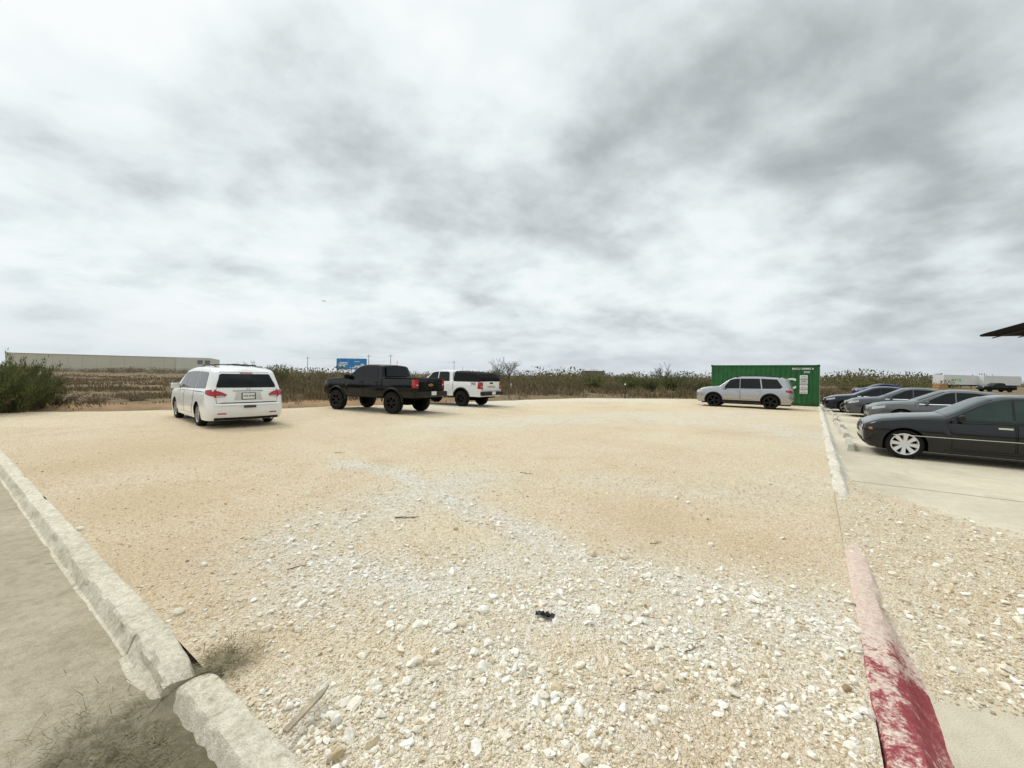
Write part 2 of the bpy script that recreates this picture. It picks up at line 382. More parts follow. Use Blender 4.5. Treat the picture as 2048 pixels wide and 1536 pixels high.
def band(xy):
    xy=np.asarray(xy,float); o=np.zeros(len(xy))
    for pl,wd,st in BANDS:
        d=np.min([segd(xy,pl[i],pl[i+1]) for i in range(len(pl)-1)],axis=0)
        o=np.maximum(o,st*np.exp(-(d/wd)**2))
    return o
SANDS=[(G(330,1120),1.0),(G(250,1010),1.1),(G(1400,1480),.30),(G(520,1280),.30),(G(1500,1090),.5),(G(300,900),2.2),(G(480,870),1.8),(G(1300,1040),.7),(G(150,930),1.6)]
def sandm(xy):
    xy=np.asarray(xy,float); o=np.zeros(len(xy))
    for c,s_ in SANDS: o=np.maximum(o,np.exp(-(((xy-np.array(c))**2).sum(1))/s_**2))
    return o*.75
def lot_z(x,y): return .012*nz(x,y,.9)+.02*nz(x,y,.25,2)-.012
vs=[-.0]; st=.05
while vs[-1]<35.5: vs.append(vs[-1]+st); st*=1.028
ss=(np.geomspace(1,26,125)-1)/25
rows=[];xy=[]
for v in vs:
    um=float(umax(v))+.5*nz(v,0,.5)+.2*nz(v,3,2)
    row=[]
    for s_ in ss:
        x,y=UV(um*s_,v); e=sstep(.965,1,s_); e=max(e,sstep(34.2,35.5,v))
        row.append((x,y,lot_z(x,y)-.22*e)); xy.append((x,y))
    rows.append(row)
mb=MB(); mb.grid(rows); lot=mb.build('gravel_lot',M['gravel']); set_attr(lot.data,'band',band(xy)); set_attr(lot.data,'sand',sandm(xy)); tag(lot,kind='structure')
lot.data.polygons.foreach_set('use_smooth',[True]*len(lot.data.polygons))
def apr(v): return float(np.interp(v,[2.1,2.35,2.7,3.3,4.6,5.6,6.3,7.2,8.6,14],[.02,.5,1.6,2.4,2.9,2.6,1.7,.7,.22,.12]))*(1+.35*nz(v,1,1.7)+.2*nz(v,5,5))
def apron_z(u,v,x,y):
    k=min(1.2,-u/max(.05,apr(v))); base=-.004-.105*(1-sstep(2.3,4.0,v))
    return base+(-.122-base)*(min(1,k)**.75)+(.025*nz(x,y,2.2)+.016*nz(x,y,7,4))*min(1,k*3)-(.03*(k-.8) if k>.8 else 0)
rows=[];xy=[]
for v in np.linspace(2.1,14,190):
    row=[]
    for k in np.linspace(0,1.3,34):
        u=-k*apr(v); x,y=UV(u,v); row.append((x,y,apron_z(u,v,x,y)-(.06 if k>1.25 else 0))); xy.append((x,y))
    rows.append(row)
mb=MB(); mb.grid(rows); ap=mb.build('gravel_apron',M['gravel']); set_attr(ap.data,'band',band(xy)*.4+.25); set_attr(ap.data,'sand',sandm(xy)*.3); tag(ap,kind='structure')
ap.data.polygons.foreach_set('use_smooth',[True]*len(ap.data.polygons))

# ---- loose stones (uncountable)
def ico(sub):
    bm=bmesh.new(); bmesh.ops.create_icosphere(bm,subdivisions=sub,radius=1); bm.verts.ensure_lookup_table()
    v=np.array([p.co[:] for p in bm.verts]); f=np.array([[q.index for q in p.verts] for p in bm.faces]); bm.free(); return v,f
I1=ico(1); I2=ico(2)
def stones(name,P,rr,rnd,base,nvar=18):
    v0,f0=base; nv=len(v0); variants=[]
    for k in range(nvar):
        q=v0.copy()
        for _ in range(9):
            d=rng.normal(size=3); d/=np.linalg.norm(d); h=rng.uniform(.34,.78); t=q@d; q=q-np.outer(np.maximum(t-h,0),d)
        variants.append(q*(1+rng.normal(0,.06,size=(nv,1)))*1.18)
    n=len(P); V=np.empty((n,nv,3)); idx=rng.integers(0,nvar,n)
    for i in range(n):
        q=variants[idx[i]]; a=rng.uniform(0,2*math.pi); c,s_=math.cos(a),math.sin(a)
        sx,sy,sz=rng.uniform(.8,1.3),rng.uniform(.6,1.05),rng.uniform(.5,.85)
        X=q[:,0]*sx; Y=q[:,1]*sy; Z=q[:,2]*sz
        tl=rng.uniform(-.45,.45); X,Z=X*math.cos(tl)-Z*math.sin(tl),X*math.sin(tl)+Z*math.cos(tl)
        V[i,:,0]=P[i,0]+rr[i]*(X*c-Y*s_); V[i,:,1]=P[i,1]+rr[i]*(X*s_+Y*c); V[i,:,2]=P[i,2]+rr[i]*(Z+.15)
    Fc=(f0[None]+(np.arange(n)*nv)[:,None,None]).reshape(-1,3)
    me=bpy.data.meshes.new(name); me.vertices.add(n*nv); me.vertices.foreach_set('co',V.reshape(-1).astype(np.float32))
    me.loops.add(len(Fc)*3); me.loops.foreach_set('vertex_index',Fc.reshape(-1).astype(np.int32))
    me.polygons.add(len(Fc)); me.polygons.foreach_set('loop_start',np.arange(0,len(Fc)*3,3,dtype=np.int32))
    try: me.polygons.foreach_set('loop_total',np.full(len(Fc),3,dtype=np.int32))
    except Exception: pass
    me.update(calc_edges=True); me.polygons.foreach_set('use_smooth',np.zeros(len(Fc),dtype=bool))
    set_attr(me,'rnd',np.repeat(rnd,nv)); me.materials.append(M['stone'])
    return link_mesh(name,me)
def scatter(n,y0,y1,accept,rlo,rhi,rp,bright):
    Y=y0*(y1/y0)**rng.random(n); X=(rng.random(n)*2-1)*1.36*Y
    u,v=toUV(X,Y); bd=band(np.c_[X,Y]); sd=sandm(np.c_[X,Y])
    P=[];Rr=[];C=[]
    for i in range(n):
        x,y,uu,vv=X[i],Y[i],u[i],v[i]
        if vv<.03 or uu>float(umax(vv)): continue
        if uu<-.02:
            if vv<2.12: continue
            k=-uu/max(.05,apr(vv))
            if k>1.6 or rng.random()<max(0,k-.55)*1.1: continue
            if -.29<uu and vv<3.6 and rng.random()<.93: continue
            z=apron_z(uu,vv,x,y); z=max(z,-.118); pr=accept(.5,sd[i])
        else:
            if uu<.02 : continue
            z=lot_z(x,y); pr=accept(bd[i]*(.45+1.2*max(0,.5+nz(x,y,2.5))),sd[i])
        if rng.random()>pr: continue
        P.append((x,y,z)); r=rlo+(rhi-rlo)*rng.random()**rp; Rr.append(r*(1+.03*max(0,y-3))); C.append(min(1,max(0,rng.normal(bright+.25*bd[i],.21))))
    return np.array(P),np.array(Rr),np.array(C)
A=scatter(90000,1.15,11,lambda b_,s_:max(.18,(.5+.5*b_)*(1-.6*s_)),.0035,.0095,1.6,.40)
B=scatter(60000,1.15,8,lambda b_,s_:max(.04,(.10+.90*b_)*(1-.75*s_)),.0075,.0185,2.0,.52)
Cc=scatter(9500,1.2,5.5,lambda b_,s_:max(0,.02+.68*b_**1.5)*(1-.9*s_),.016,.037,2.8,.70)
g1=stones('gravel',np.vstack([A[0],B[0]]),np.r_[A[1],B[1]],np.r_[A[2],B[2]],I1); tag(g1,'small tan and cream gravel stones strewn over the lot','gravel',kind='stuff')
g2=stones('coarse_gravel',Cc[0],Cc[1],Cc[2],I2); tag(g2,'larger pale limestone rocks in bands across the gravel lot','gravel',kind='stuff')

# ------------------------------------------------------------------ kerbs
def kerb(name,line,t0,t1,out,prof,m,step=.03,jit=.007,chipk=1.0,wob=.012,fade=None,lift=lambda t:0,shift=lambda t:0,sharp=30):
    n=max(2,int((t1-t0)/step)) if t1-t0<6 else int(190+(t1-t0-6)*4)
    ts=t0+(t1-t0)*(np.linspace(0,1,n)**(1 if t1-t0<6 else 2.0))
    rows=[];fd=[]; K=len(prof)
    for t in ts:
        p=np.array(line(t)); row=[]
        for k,(o,z) in enumerate(prof):
            low=.3 if k>K-4 else 1.0
            ch=(nz(t*3+k*.3,k*.2,1.0,1)*wob+nz(t*16,k*1.7,1.0,2)*jit+nz(t*40,k*5.7,1.0,6)*jit*.5)*low
            chip=(max(0,nz(t*2.1,11+k*.15,1)-.22)*.14+max(0,nz(t*7,31+k*.4,1)-.30)*.12)*chipk*low if 0<k<K-1 else 0
            q=p+out*(o+ch*.7+shift(t)-chip*.5*(1 if k>K//2-1 else -1)); row.append((q[0],q[1],z+ch*(1 if z>-.07 else .2)+lift(t)-chip*.5))
            fd.append(fade(t,k) if fade else 0)
        rows.append(row)
    mb=MB(); mb.grid(rows); k=K
    mb.f.append(tuple(range(k))[::-1]); mb.m.append(0); b0=(len(rows)-1)*k; mb.f.append(tuple(b0+i for i in range(k))); mb.m.append(0)
    o=mb.build(name,m)
    set_attr(o.data,'fade',fd); o.data.polygons.foreach_set('use_smooth',[True]*len(o.data.polygons)); o.data.set_sharp_from_angle(angle=R(sharp))
    return tag(o,kind='structure')
KP=[(-.03,-.2),(-.015,-.03),(0,.006),(.012,.014),(.04,.016),(.075,.016),(.11,.015),(.135,.010),(.148,-.004),(.16,-.04),(.18,-.09),(.215,-.106),(.215,-.2)]
l_line=lambda t:UV(t,0)
kerb('kerb',l_line,-.4,2.83,-DR,KP,M['kerb'],shift=lambda t:-.012,lift=lambda t:-.002-.02*sstep(2.74,2.83,t),jit=.008,chipk=.6,wob=.008)
kerb('kerb',l_line,2.87,3.49,-DR,KP,M['kerb'],shift=lambda t:.045-.075*(t-2.87),lift=lambda t:.010-.035*sstep(2.98,2.87,t),jit=.013,wob=.016,chipk=1.0)
kerb('kerb',l_line,3.51,45,-DR,KP,M['kerb'],jit=.008,chipk=.6,wob=.008)
KP2=[(-.03,-.2),(-.01,-.03),(0,.000),(.010,.006),(.05,.007),(.105,.006),(.14,-.002),(.165,-.026),(.195,-.064),(.23,-.099),(.28,-.124),(.28,-.2)]
r_line=lambda t:UV(0,t)
kerb('red_kerb',r_line,0,4.72,-DL,KP2,M['redkerb'],chipk=.8,wob=.006,jit=.006,fade=lambda t,k:.46*sstep(1.8,3.5,t)+(.10*sstep(.6,1.6,t) if 1<k<6 else 0),lift=lambda t:-.022*sstep(3.7,4.72,t))
kerb('pale_kerb',r_line,6.15,31,-DL,KP2,M['kerbwhite'],lift=lambda t:.008-.04*(1-sstep(6.15,6.9,t)),chipk=1.1,wob=.014,jit=.010)
# soil and litter along the foot of the near kerb
rows=[];dv=[]
for i in range(130):
    row=[]
    for j in range(90):
        u=.9+3.4*i/129; v=-1.5+1.86*j/89; x,y=UV(u,v)
        e=1.05-(((u-2.38)/.72)**2+((v+.26)/.50)**2)+.55*nz(x,y,2.8)+.35*nz(x,y,8)
        k=min(1,max(0,e*1.2)); edge=min(1,i/12,(129-i)/12,j/8); k*=edge
        if v<-.02:
            g=math.exp(-((u-2.85)/.035)**2)*sstep(-.26,-.06,v); z=RZ+.004+.022*k*(1+.8*nz(x,y,14))+.082*g*(1+.3*nz(x,y,14)); k=max(k,g)
        else:
            g=math.exp(-((u-2.82-.25*v)/.15)**2-(v/.14)**2)+.25*nz(x,y,9); g=max(0,min(1,g)); z=lot_z(x,y)-.05+.062*g+.008*nz(x,y,22)*g; k=1
        row.append((x,y,z)); dv.append(k)
    rows.append(row)
mb=MB(); mb.grid(rows); d=mb.build('dirt_patch',M['roaddirt']); set_attr(d.data,'dirt',dv); d.data.polygons.foreach_set('use_smooth',[True]*len(d.data.polygons)); tag(d,kind='structure')
mb=MB()
for i in range(5600):
    u=random.gauss(2.3,.38); v=random.gauss(-.42,.16)
    if random.random()<.14: u=random.gauss(2.85,.10); v=random.gauss(.06,.10)
    if v>-.225 and not 2.66<u<3.05: continue
    if -.225<v<0 and not 2.82<u<2.88: continue
    if not (1.1<u<3.6 and -1.0<v<.3): continue
    x,y=UV(u,v); z=RZ+.022 if v<-.2 else .006; ln=random.uniform(.015,.085); a=random.uniform(0,6.28); el=random.uniform(0,.5)
    dx,dy,dz=math.cos(a)*math.cos(el)*ln,math.sin(a)*math.cos(el)*ln,math.sin(el)*ln; wd=random.uniform(.0009,.0022)
    px,py=-math.sin(a)*wd,math.cos(a)*wd
    mb.add([(x-px,y-py,z),(x+px,y+py,z),(x+dx+px*.4,y+dy+py*.4,z+dz),(x+dx-px*.4,y+dy-py*.4,z+dz)],[(0,1,2,3)])
tag(mb.build('dead_grass',M['deadgrass']),'dead grass and straw litter beside the broken kerb','grass',kind='stuff')

# wheel stops
STOPL=['concrete wheel stop nearest the camera, left of the black sedan with silver wheels','second concrete wheel stop back from the camera along the pale kerb','third concrete wheel stop back from the camera along the pale kerb','concrete wheel stop in front of the empty stall beside the grey sedans','concrete wheel stop at the nose of the grey sedan with bright alloys','concrete wheel stop at the nose of the farthest black sedan']
for i,v in enumerate((12.9,15.7,18.6,21.5,24.5,27.4)):
    mb=MB(); sec=[(-.075,0),(-.07,.04),(-.05,.16),(.05,.16),(.07,.04),(.075,0)]
    rows=[[(x,y_,z) for (y_,z) in sec] for x in np.linspace(-.85,.85,12)]
    mb.grid(rows); mb.add(rows[0],[tuple(range(6))]); mb.add(rows[-1],[tuple(range(6))[::-1]])
    o=mb.build('wheel_stop',M['stop'],smooth=30); x,y=UV(-.52,v); o.location=(x,y,-.12); o.rotation_euler=(0,0,math.atan2(DR[1],DR[0])+random.uniform(-.08,.08))
    tag(o,STOPL[i],'wheel stop','concrete wheel stops along the parking stalls')

# ------------------------------------------------------------------ vehicles
class Shell:
    def __init__(s,top,xr,xf,hw,belt,beltk=0,tum=.32,inset=.02,sill=.24,arches=(),rz=-1.9,fz=1.9,cr=.07,ci=.12,rc=.22,cif=.22,rcf=.6,bulge=.05,bulgef=.09,sm=.05,extra=(),crlow=None):
        s.__dict__.update(locals()); s.xmin=top[0][0]; s.xmax=top[-1][0]
        s.fx=np.arange(s.xmin,s.xmax+.004,.01); t=np.interp(s.fx,[p[0] for p in top],[p[1] for p in top])
        k=np.exp(-.5*(np.arange(-20,21)*.01/sm)**2); k/=k.sum(); s.ft=np.convolve(np.pad(t,20,'edge'),k,'valid')
    def T(s,x): return float(np.interp(x,s.fx,s.ft))
    def B(s,x): return s.belt+s.beltk*x
    def XR(s,z): return float(np.interp(z,[p[0] for p in s.xr],[p[1] for p in s.xr]))
    def XF(s,z): return float(np.interp(z,[p[0] for p in s.xf],[p[1] for p in s.xf]))
    def X(s,x0,z):
        if x0<s.rz: return s.rz+(s.XR(z)-s.rz)*(s.rz-x0)/(s.rz-s.xmin)
        if x0>s.fz: return s.fz+(s.XF(z)-s.fz)*(x0-s.fz)/(s.xmax-s.fz)
        return x0
    def X0(s,x,z):
        if x<s.rz: return max(s.xmin,s.rz-(s.rz-x)/(s.rz-s.XR(z))*(s.rz-s.xmin))
        if x>s.fz: return min(s.xmax,s.fz+(x-s.fz)/(s.XF(z)-s.fz)*(s.xmax-s.fz))
        return x
    def half(s,x0,z):
        w=s.hw; d=x0-s.xmin
        if d<s.rc: k=(s.rc-d)/s.rc; w-=s.ci*(1-math.sqrt(max(0,1-k*k)))
        d=s.xmax-x0
        if d<s.rcf: k=(s.rcf-d)/s.rcf; w-=s.cif*(1-math.sqrt(max(0,1-k*k*.98)))
        b=s.B(x0); lo=s.sill+.28
        if z<lo: w-=(lo-z)*.16
        mid=lo+.1
        if z>mid: 
            k=(min(z,b)-mid)/max(.05,b-mid); w-=.035*k*k
        if z>b: w-=s.inset*min(1,(z-b)/.03)+(z-b)*s.tum
        return w
    def cro(s,x): 
        t=s.T(x)
        if s.crlow is not None and t<s.B(x)+.12: return s.crlow
        return s.cr
    def zb(s,x):
        z=s.sill
        for xc,Rr,zc in s.arches:
            if abs(x-xc)<=Rr: z=max(z,zc+math.sqrt(max(0,Rr*Rr-(x-xc)**2)))
        return z
    def ring(s,x0):
        T=s.T(x0); ze=T-s.cro(x0); zb=min(s.zb(x0),ze-.02); b=s.B(x0)
        if ze>b+.06: zs=list(np.linspace(zb,b,8))+[b+.03]+list(np.linspace(b+.03,ze,6))[1:]
        else: zs=list(np.linspace(zb,ze,14))
        pts=[(s.X(x0,z),s.half(x0,z),z) for z in zs]
        we=s.half(x0,ze)
        for ph in np.linspace(0,math.pi/2,9)[1:]:
            y=we*math.cos(ph); z=ze+(T-ze)*(max(0,1-(y/we)**2.4))**(1/2.4); pts.append((s.X(x0,z),y if ph<1.57 else 0.0,z))
        return pts
    def topz(s,x0,y):
        T=s.T(x0); ze=T-s.cro(x0); we=s.half(x0,ze); return ze+(T-ze)*(max(0,1-(abs(y)/we)**2.4))**(1/2.4)
    def body(s):
        xs=list(np.linspace(s.xmin,s.xmax,64))+[s.xmin+s.rc*(1-math.cos(a)) for a in np.linspace(0,1.5,9)]+[s.xmax-s.rcf*(1-math.cos(a)) for a in np.linspace(0,1.5,10)]+list(s.extra)
        for xc,Rr,zc in s.arches: xs+=[xc+Rr*math.cos(a) for a in np.linspace(0,math.pi,21)]+[xc-Rr-.004,xc+Rr+.004]
        xs=sorted(x for x in xs if s.xmin<=x<=s.xmax); st=[xs[0]]
        for x in xs[1:]:
            if x-st[-1]>.0035: st.append(x)
        rows=[]
        for x in st:
            p=s.ring(x); rows.append(p+[(a,-b_,c) for a,b_,c in p[-2::-1]])
        mb=MB(); mb.grid(rows)
        for end,sg,bl in ((s.xmin,-1,s.bulge),(s.xmax,1,s.bulgef)):
            p=s.ring(end); mb.grid([[(a+sg*bl*(1-j*j),b_*j,c) for j in np.linspace(-1,1,13)] for a,b_,c in p],flip=(sg<0))
        return mb
    def rx(s,y,z): w_=s.half(s.xmin,z); return s.XR(z)-s.bulge*(1-min(1,(y/w_)**2))
    def fxx(s,y,z): w_=s.half(s.xmax,z); return s.XF(z)+s.bulgef*(1-min(1,(y/w_)**2))
def polycols(pl,n=8):
    a0=min(p[0] for p in pl); a1=max(p[0] for p in pl)
    As=sorted(set([round(p[0],5) for p in pl]+[round(x,5) for x in np.linspace(a0,a1,n)])); outp=[]
    for a in As:
        bs=[]
        for i in range(len(pl)):
            (xa,za),(xb,zb)=pl[i],pl[(i+1)%len(pl)]
            if min(xa,xb)-1e-5<=a<=max(xa,xb)+1e-5:
                if abs(xb-xa)<1e-6: bs+=[za,zb]
                else: bs.append(za+(zb-za)*(a-xa)/(xb-xa))
        if bs: outp.append((a,min(bs),max(bs)))
    return outp
def side_rows(sh,pl,sd,off,nr=6):
    return [[(a,sd*(sh.half(sh.X0(a,z),z)+off),z) for z in np.linspace(lo,hi,nr)] for a,lo,hi in polycols(pl)]
def SP(root,name,sh,pl,m,off=.006,sides=(1,-1)):
    o=[]
    for sd in sides:
        mb=MB(); mb.grid(side_rows(sh,pl,sd,off)); o.append(mb.build(name,m,root,smooth=50))
    return o
def RP(root,name,sh,pl,m,off=.006,mirror=False):
    o=[]
    for sg in ((1,-1) if mirror else (1,)):
        mb=MB(); mb.grid([[(sh.rx(a,z)-off,sg*a,z) for z in np.linspace(lo,hi,6)] for a,lo,hi in polycols(pl,12)]); o.append(mb.build(name,m,root,smooth=50))
    return o
def FP(root,name,sh,pl,m,off=.006,mirror=False):
    o=[]
    for sg in ((1,-1) if mirror else (1,)):
        mb=MB(); mb.grid([[(sh.fxx(a,z)+off,sg*a,z) for z in np.linspace(lo,hi,6)] for a,lo,hi in polycols(pl,12)]); o.append(mb.build(name,m,root,smooth=50))
    return o
def TP(root,name,sh,xa,xb,ka,kb,m,off=.006):
    rows=[]
    for x in np.linspace(xa,xb,14):
        k=ka+(kb-ka)*(x-xa)/(xb-xa); ze=sh.T(x)-sh.cro(x); we=sh.half(x,ze); sl=(sh.T(x+.01)-sh.T(x-.01))/.02; nn=math.hypot(1,sl)
        rows.append([(x-sl/nn*off,we*k*j,sh.topz(x,we*k*j)+off/nn) for j in np.linspace(-1,1,15)])
    mb=MB(); mb.grid(rows); return mb.build(name,m,root,smooth=50)
def shrink(pl,d):
    cx=sum(p[0] for p in pl)/len(pl); cz=sum(p[1] for p in pl)/len(pl)
    hx=max(abs(p[0]-cx) for p in pl); hz_=max(abs(p[1]-cz) for p in pl)
    return [(cx+(x-cx)*(1-d/hx),cz+(z-cz)*(1-d/hz_)) for x,z in pl]
def door(root,sh,pl,paint,hx,hzz,hmat=None,sides=(1,-1)):
    for sd in sides:
        mb=MB(); mb.grid(side_rows(sh,pl,sd,.0025),1); mb.grid(side_rows(sh,shrink(pl,.009),sd,.006),0)
        d_=mb.build('door',[paint,M['seam']],root,smooth=50)
        y=sh.half(hx,hzz)+.024; h=MB(); h.box((hx,sd*y,hzz),(.20,.03,.035)); h.build('door_handle',hmat or paint,d_,bevel=.008)
_wc={}
def wheel_meshes(style,wr,ww,spokes,rimm,rimr,knob):
    key=(style,wr,ww,spokes,rimm.name)
    if key in _wc: return _wc[key]
    rr=wr*rimr; h=ww/2
    t=MB(); km=(lambda k,r:(.012 if k%2 and r>wr-.02 else 0)) if knob else None
    t.lathe([(rr-.01,-h+.03),(rr+.01,-h+.008),(wr-.05,-h),(wr-.018,-h+.012),(wr-.004,-h+.035),(wr,-h*.4),(wr,h*.4),(wr-.004,h-.035),(wr-.018,h-.012),(wr-.05,h),(rr+.01,h-.008),(rr-.01,h-.03)],60 if knob else 44,0,km)
    tm=t.mesh('tyre',M['tyre'],smooth=40)
    r=MB(); r.lathe([(rr+.006,h-.012),(rr-.004,h-.006),(rr-.016,h-.012),(rr-.028,h-.05),(rr-.03,-h*.3)],40)
    r.lathe([(.001,h-.03),(.05,h-.03),(.062,h-.045),(.062,h-.09)],20)
    for k in range(spokes):
        a=2*math.pi*(k+.25)/spokes
        if style=='double': angs=[(a-.13,.016,.020),(a+.13,.016,.020)]
        elif style=='wide': angs=[(a,.036,.056)]
        else: angs=[(a,.026,.034)]
        for an,w0,w1 in angs:
            ca,sa=math.cos(an),math.sin(an); vs_=[]
            for rad_,wd,yo,dp in ((.04,w0,h-.035,.05),(rr*.6,(w0+w1)*.47,h-.028,.045),(rr-.008,w1,h-.020,.04)):
                for sgn,yy in ((-1,yo-dp),(-.75,yo),(.75,yo),(1,yo-dp)):
                    vs_.append((rad_*ca-sgn*wd*sa,yy,rad_*sa+sgn*wd*ca))
            fs=[]
            for i in range(2):
                for j in range(3): fs.append((i*4+j,i*4+j+1,i*4+j+5,i*4+j+4))
            r.add(vs_,fs)
    rm=r.mesh('rim',rimm,smooth=40)
    hm=MB(); hm.lathe([(.001,h-.115),(rr-.03,h-.115),(rr-.02,-h*.6),(.001,-h*.6)],28); hmm=hm.mesh('wheel',M['under'],smooth=40)
    _wc[key]=(hmm,tm,rm); return _wc[key]
def wheels(root,sh,xs,wr,ww,style,spokes,rimm,rimr=.68,knob=False,outset=-.015):
    for x in xs:
        for sd in (1,-1):
            y=sd*(sh.hw-.03-ww/2+outset+.02)
            a,b_,c=wheel_meshes(style,wr,ww,spokes,rimm,rimr,knob)
            wo=link_mesh('wheel',a,root); wo.location=(x,y,wr); wo.rotation_euler=(0,random.uniform(0,1),0 if sd>0 else math.pi)
            link_mesh('tyre',b_,wo); link_mesh('rim',c,wo)
def underbody(root,sh,ww,z0,z1):
    mb=MB(); w_=sh.hw-ww-.07; n=[]
    for x in np.linspace(sh.rz-.42,sh.xmax-.24,8): n.append([(x,-w_,z1),(x,-w_,z0),(x,w_,z0),(x,w_,z1),(x,-w_,z1)])
    mb.grid(n); mb.add([n[0][i] for i in range(4)],[(0,1,2,3)]); mb.add([n[-1][i] for i in range(4)],[(3,2,1,0)])
    mb.build('underbody',M['under'],root)
def mirrors(root,sh,x,z,m,big=1.0):
    for sd in (1,-1):
        y=sh.half(x,z)
        mb=MB(); mb.box((x,sd*(y+.13*big),z+.05),(.10*big,.22*big,.16*big)); o=mb.build('wing_mirror',m,root,bevel=.03)
        s_=MB(); s_.box((x+.01,sd*(y+.03),z),(.06,.10,.05)); s_.build('mirror_stalk',M['trim'],o)
def arch_trim(root,sh,m,wd=.05,off=.018):
    for xc,Rr,zc in sh.arches:
        for sd in (1,-1):
            a0=-math.asin(min(1,(zc-sh.sill)/Rr)) if zc>sh.sill else 0
            rows=[]
            for a in np.linspace(a0,math.pi-a0,24):
                row=[]
                for q,of in ((Rr-.012,.0),(Rr-.01,off),(Rr+wd*.7,off),(Rr+wd,.002)):
                    x=xc+q*math.cos(a); z=max(zc+q*math.sin(a),.15); row.append((x,sd*(sh.half(sh.X0(x,z),max(z,sh.sill))+of),z))
                rows.append(row)
            mb=MB(); mb.grid(rows); mb.build('wheel_arch_trim',m,root,smooth=40)
def rear_plate(root,sh,z,txt,y0=0,off=.014):
    p=RP(root,'number_plate',sh,[(y0-.155,z-.08),(y0+.155,z-.08),(y0+.155,z+.08),(y0-.155,z+.08)],M['plate'],off)[0]
    if txt: text_obj('plate_lettering',txt,.066,lambda x,y:(sh.rx(y0-x,z+y)-off-.004,y0-x,z+y),M['ink'],p,bold=.001)
    return p
def rbox(root,name,c,d,m,bevel=.012): 
    mb=MB(); mb.box(c,d); return mb.build(name,m,root,bevel=bevel)
hd=lambda deg:R(deg)

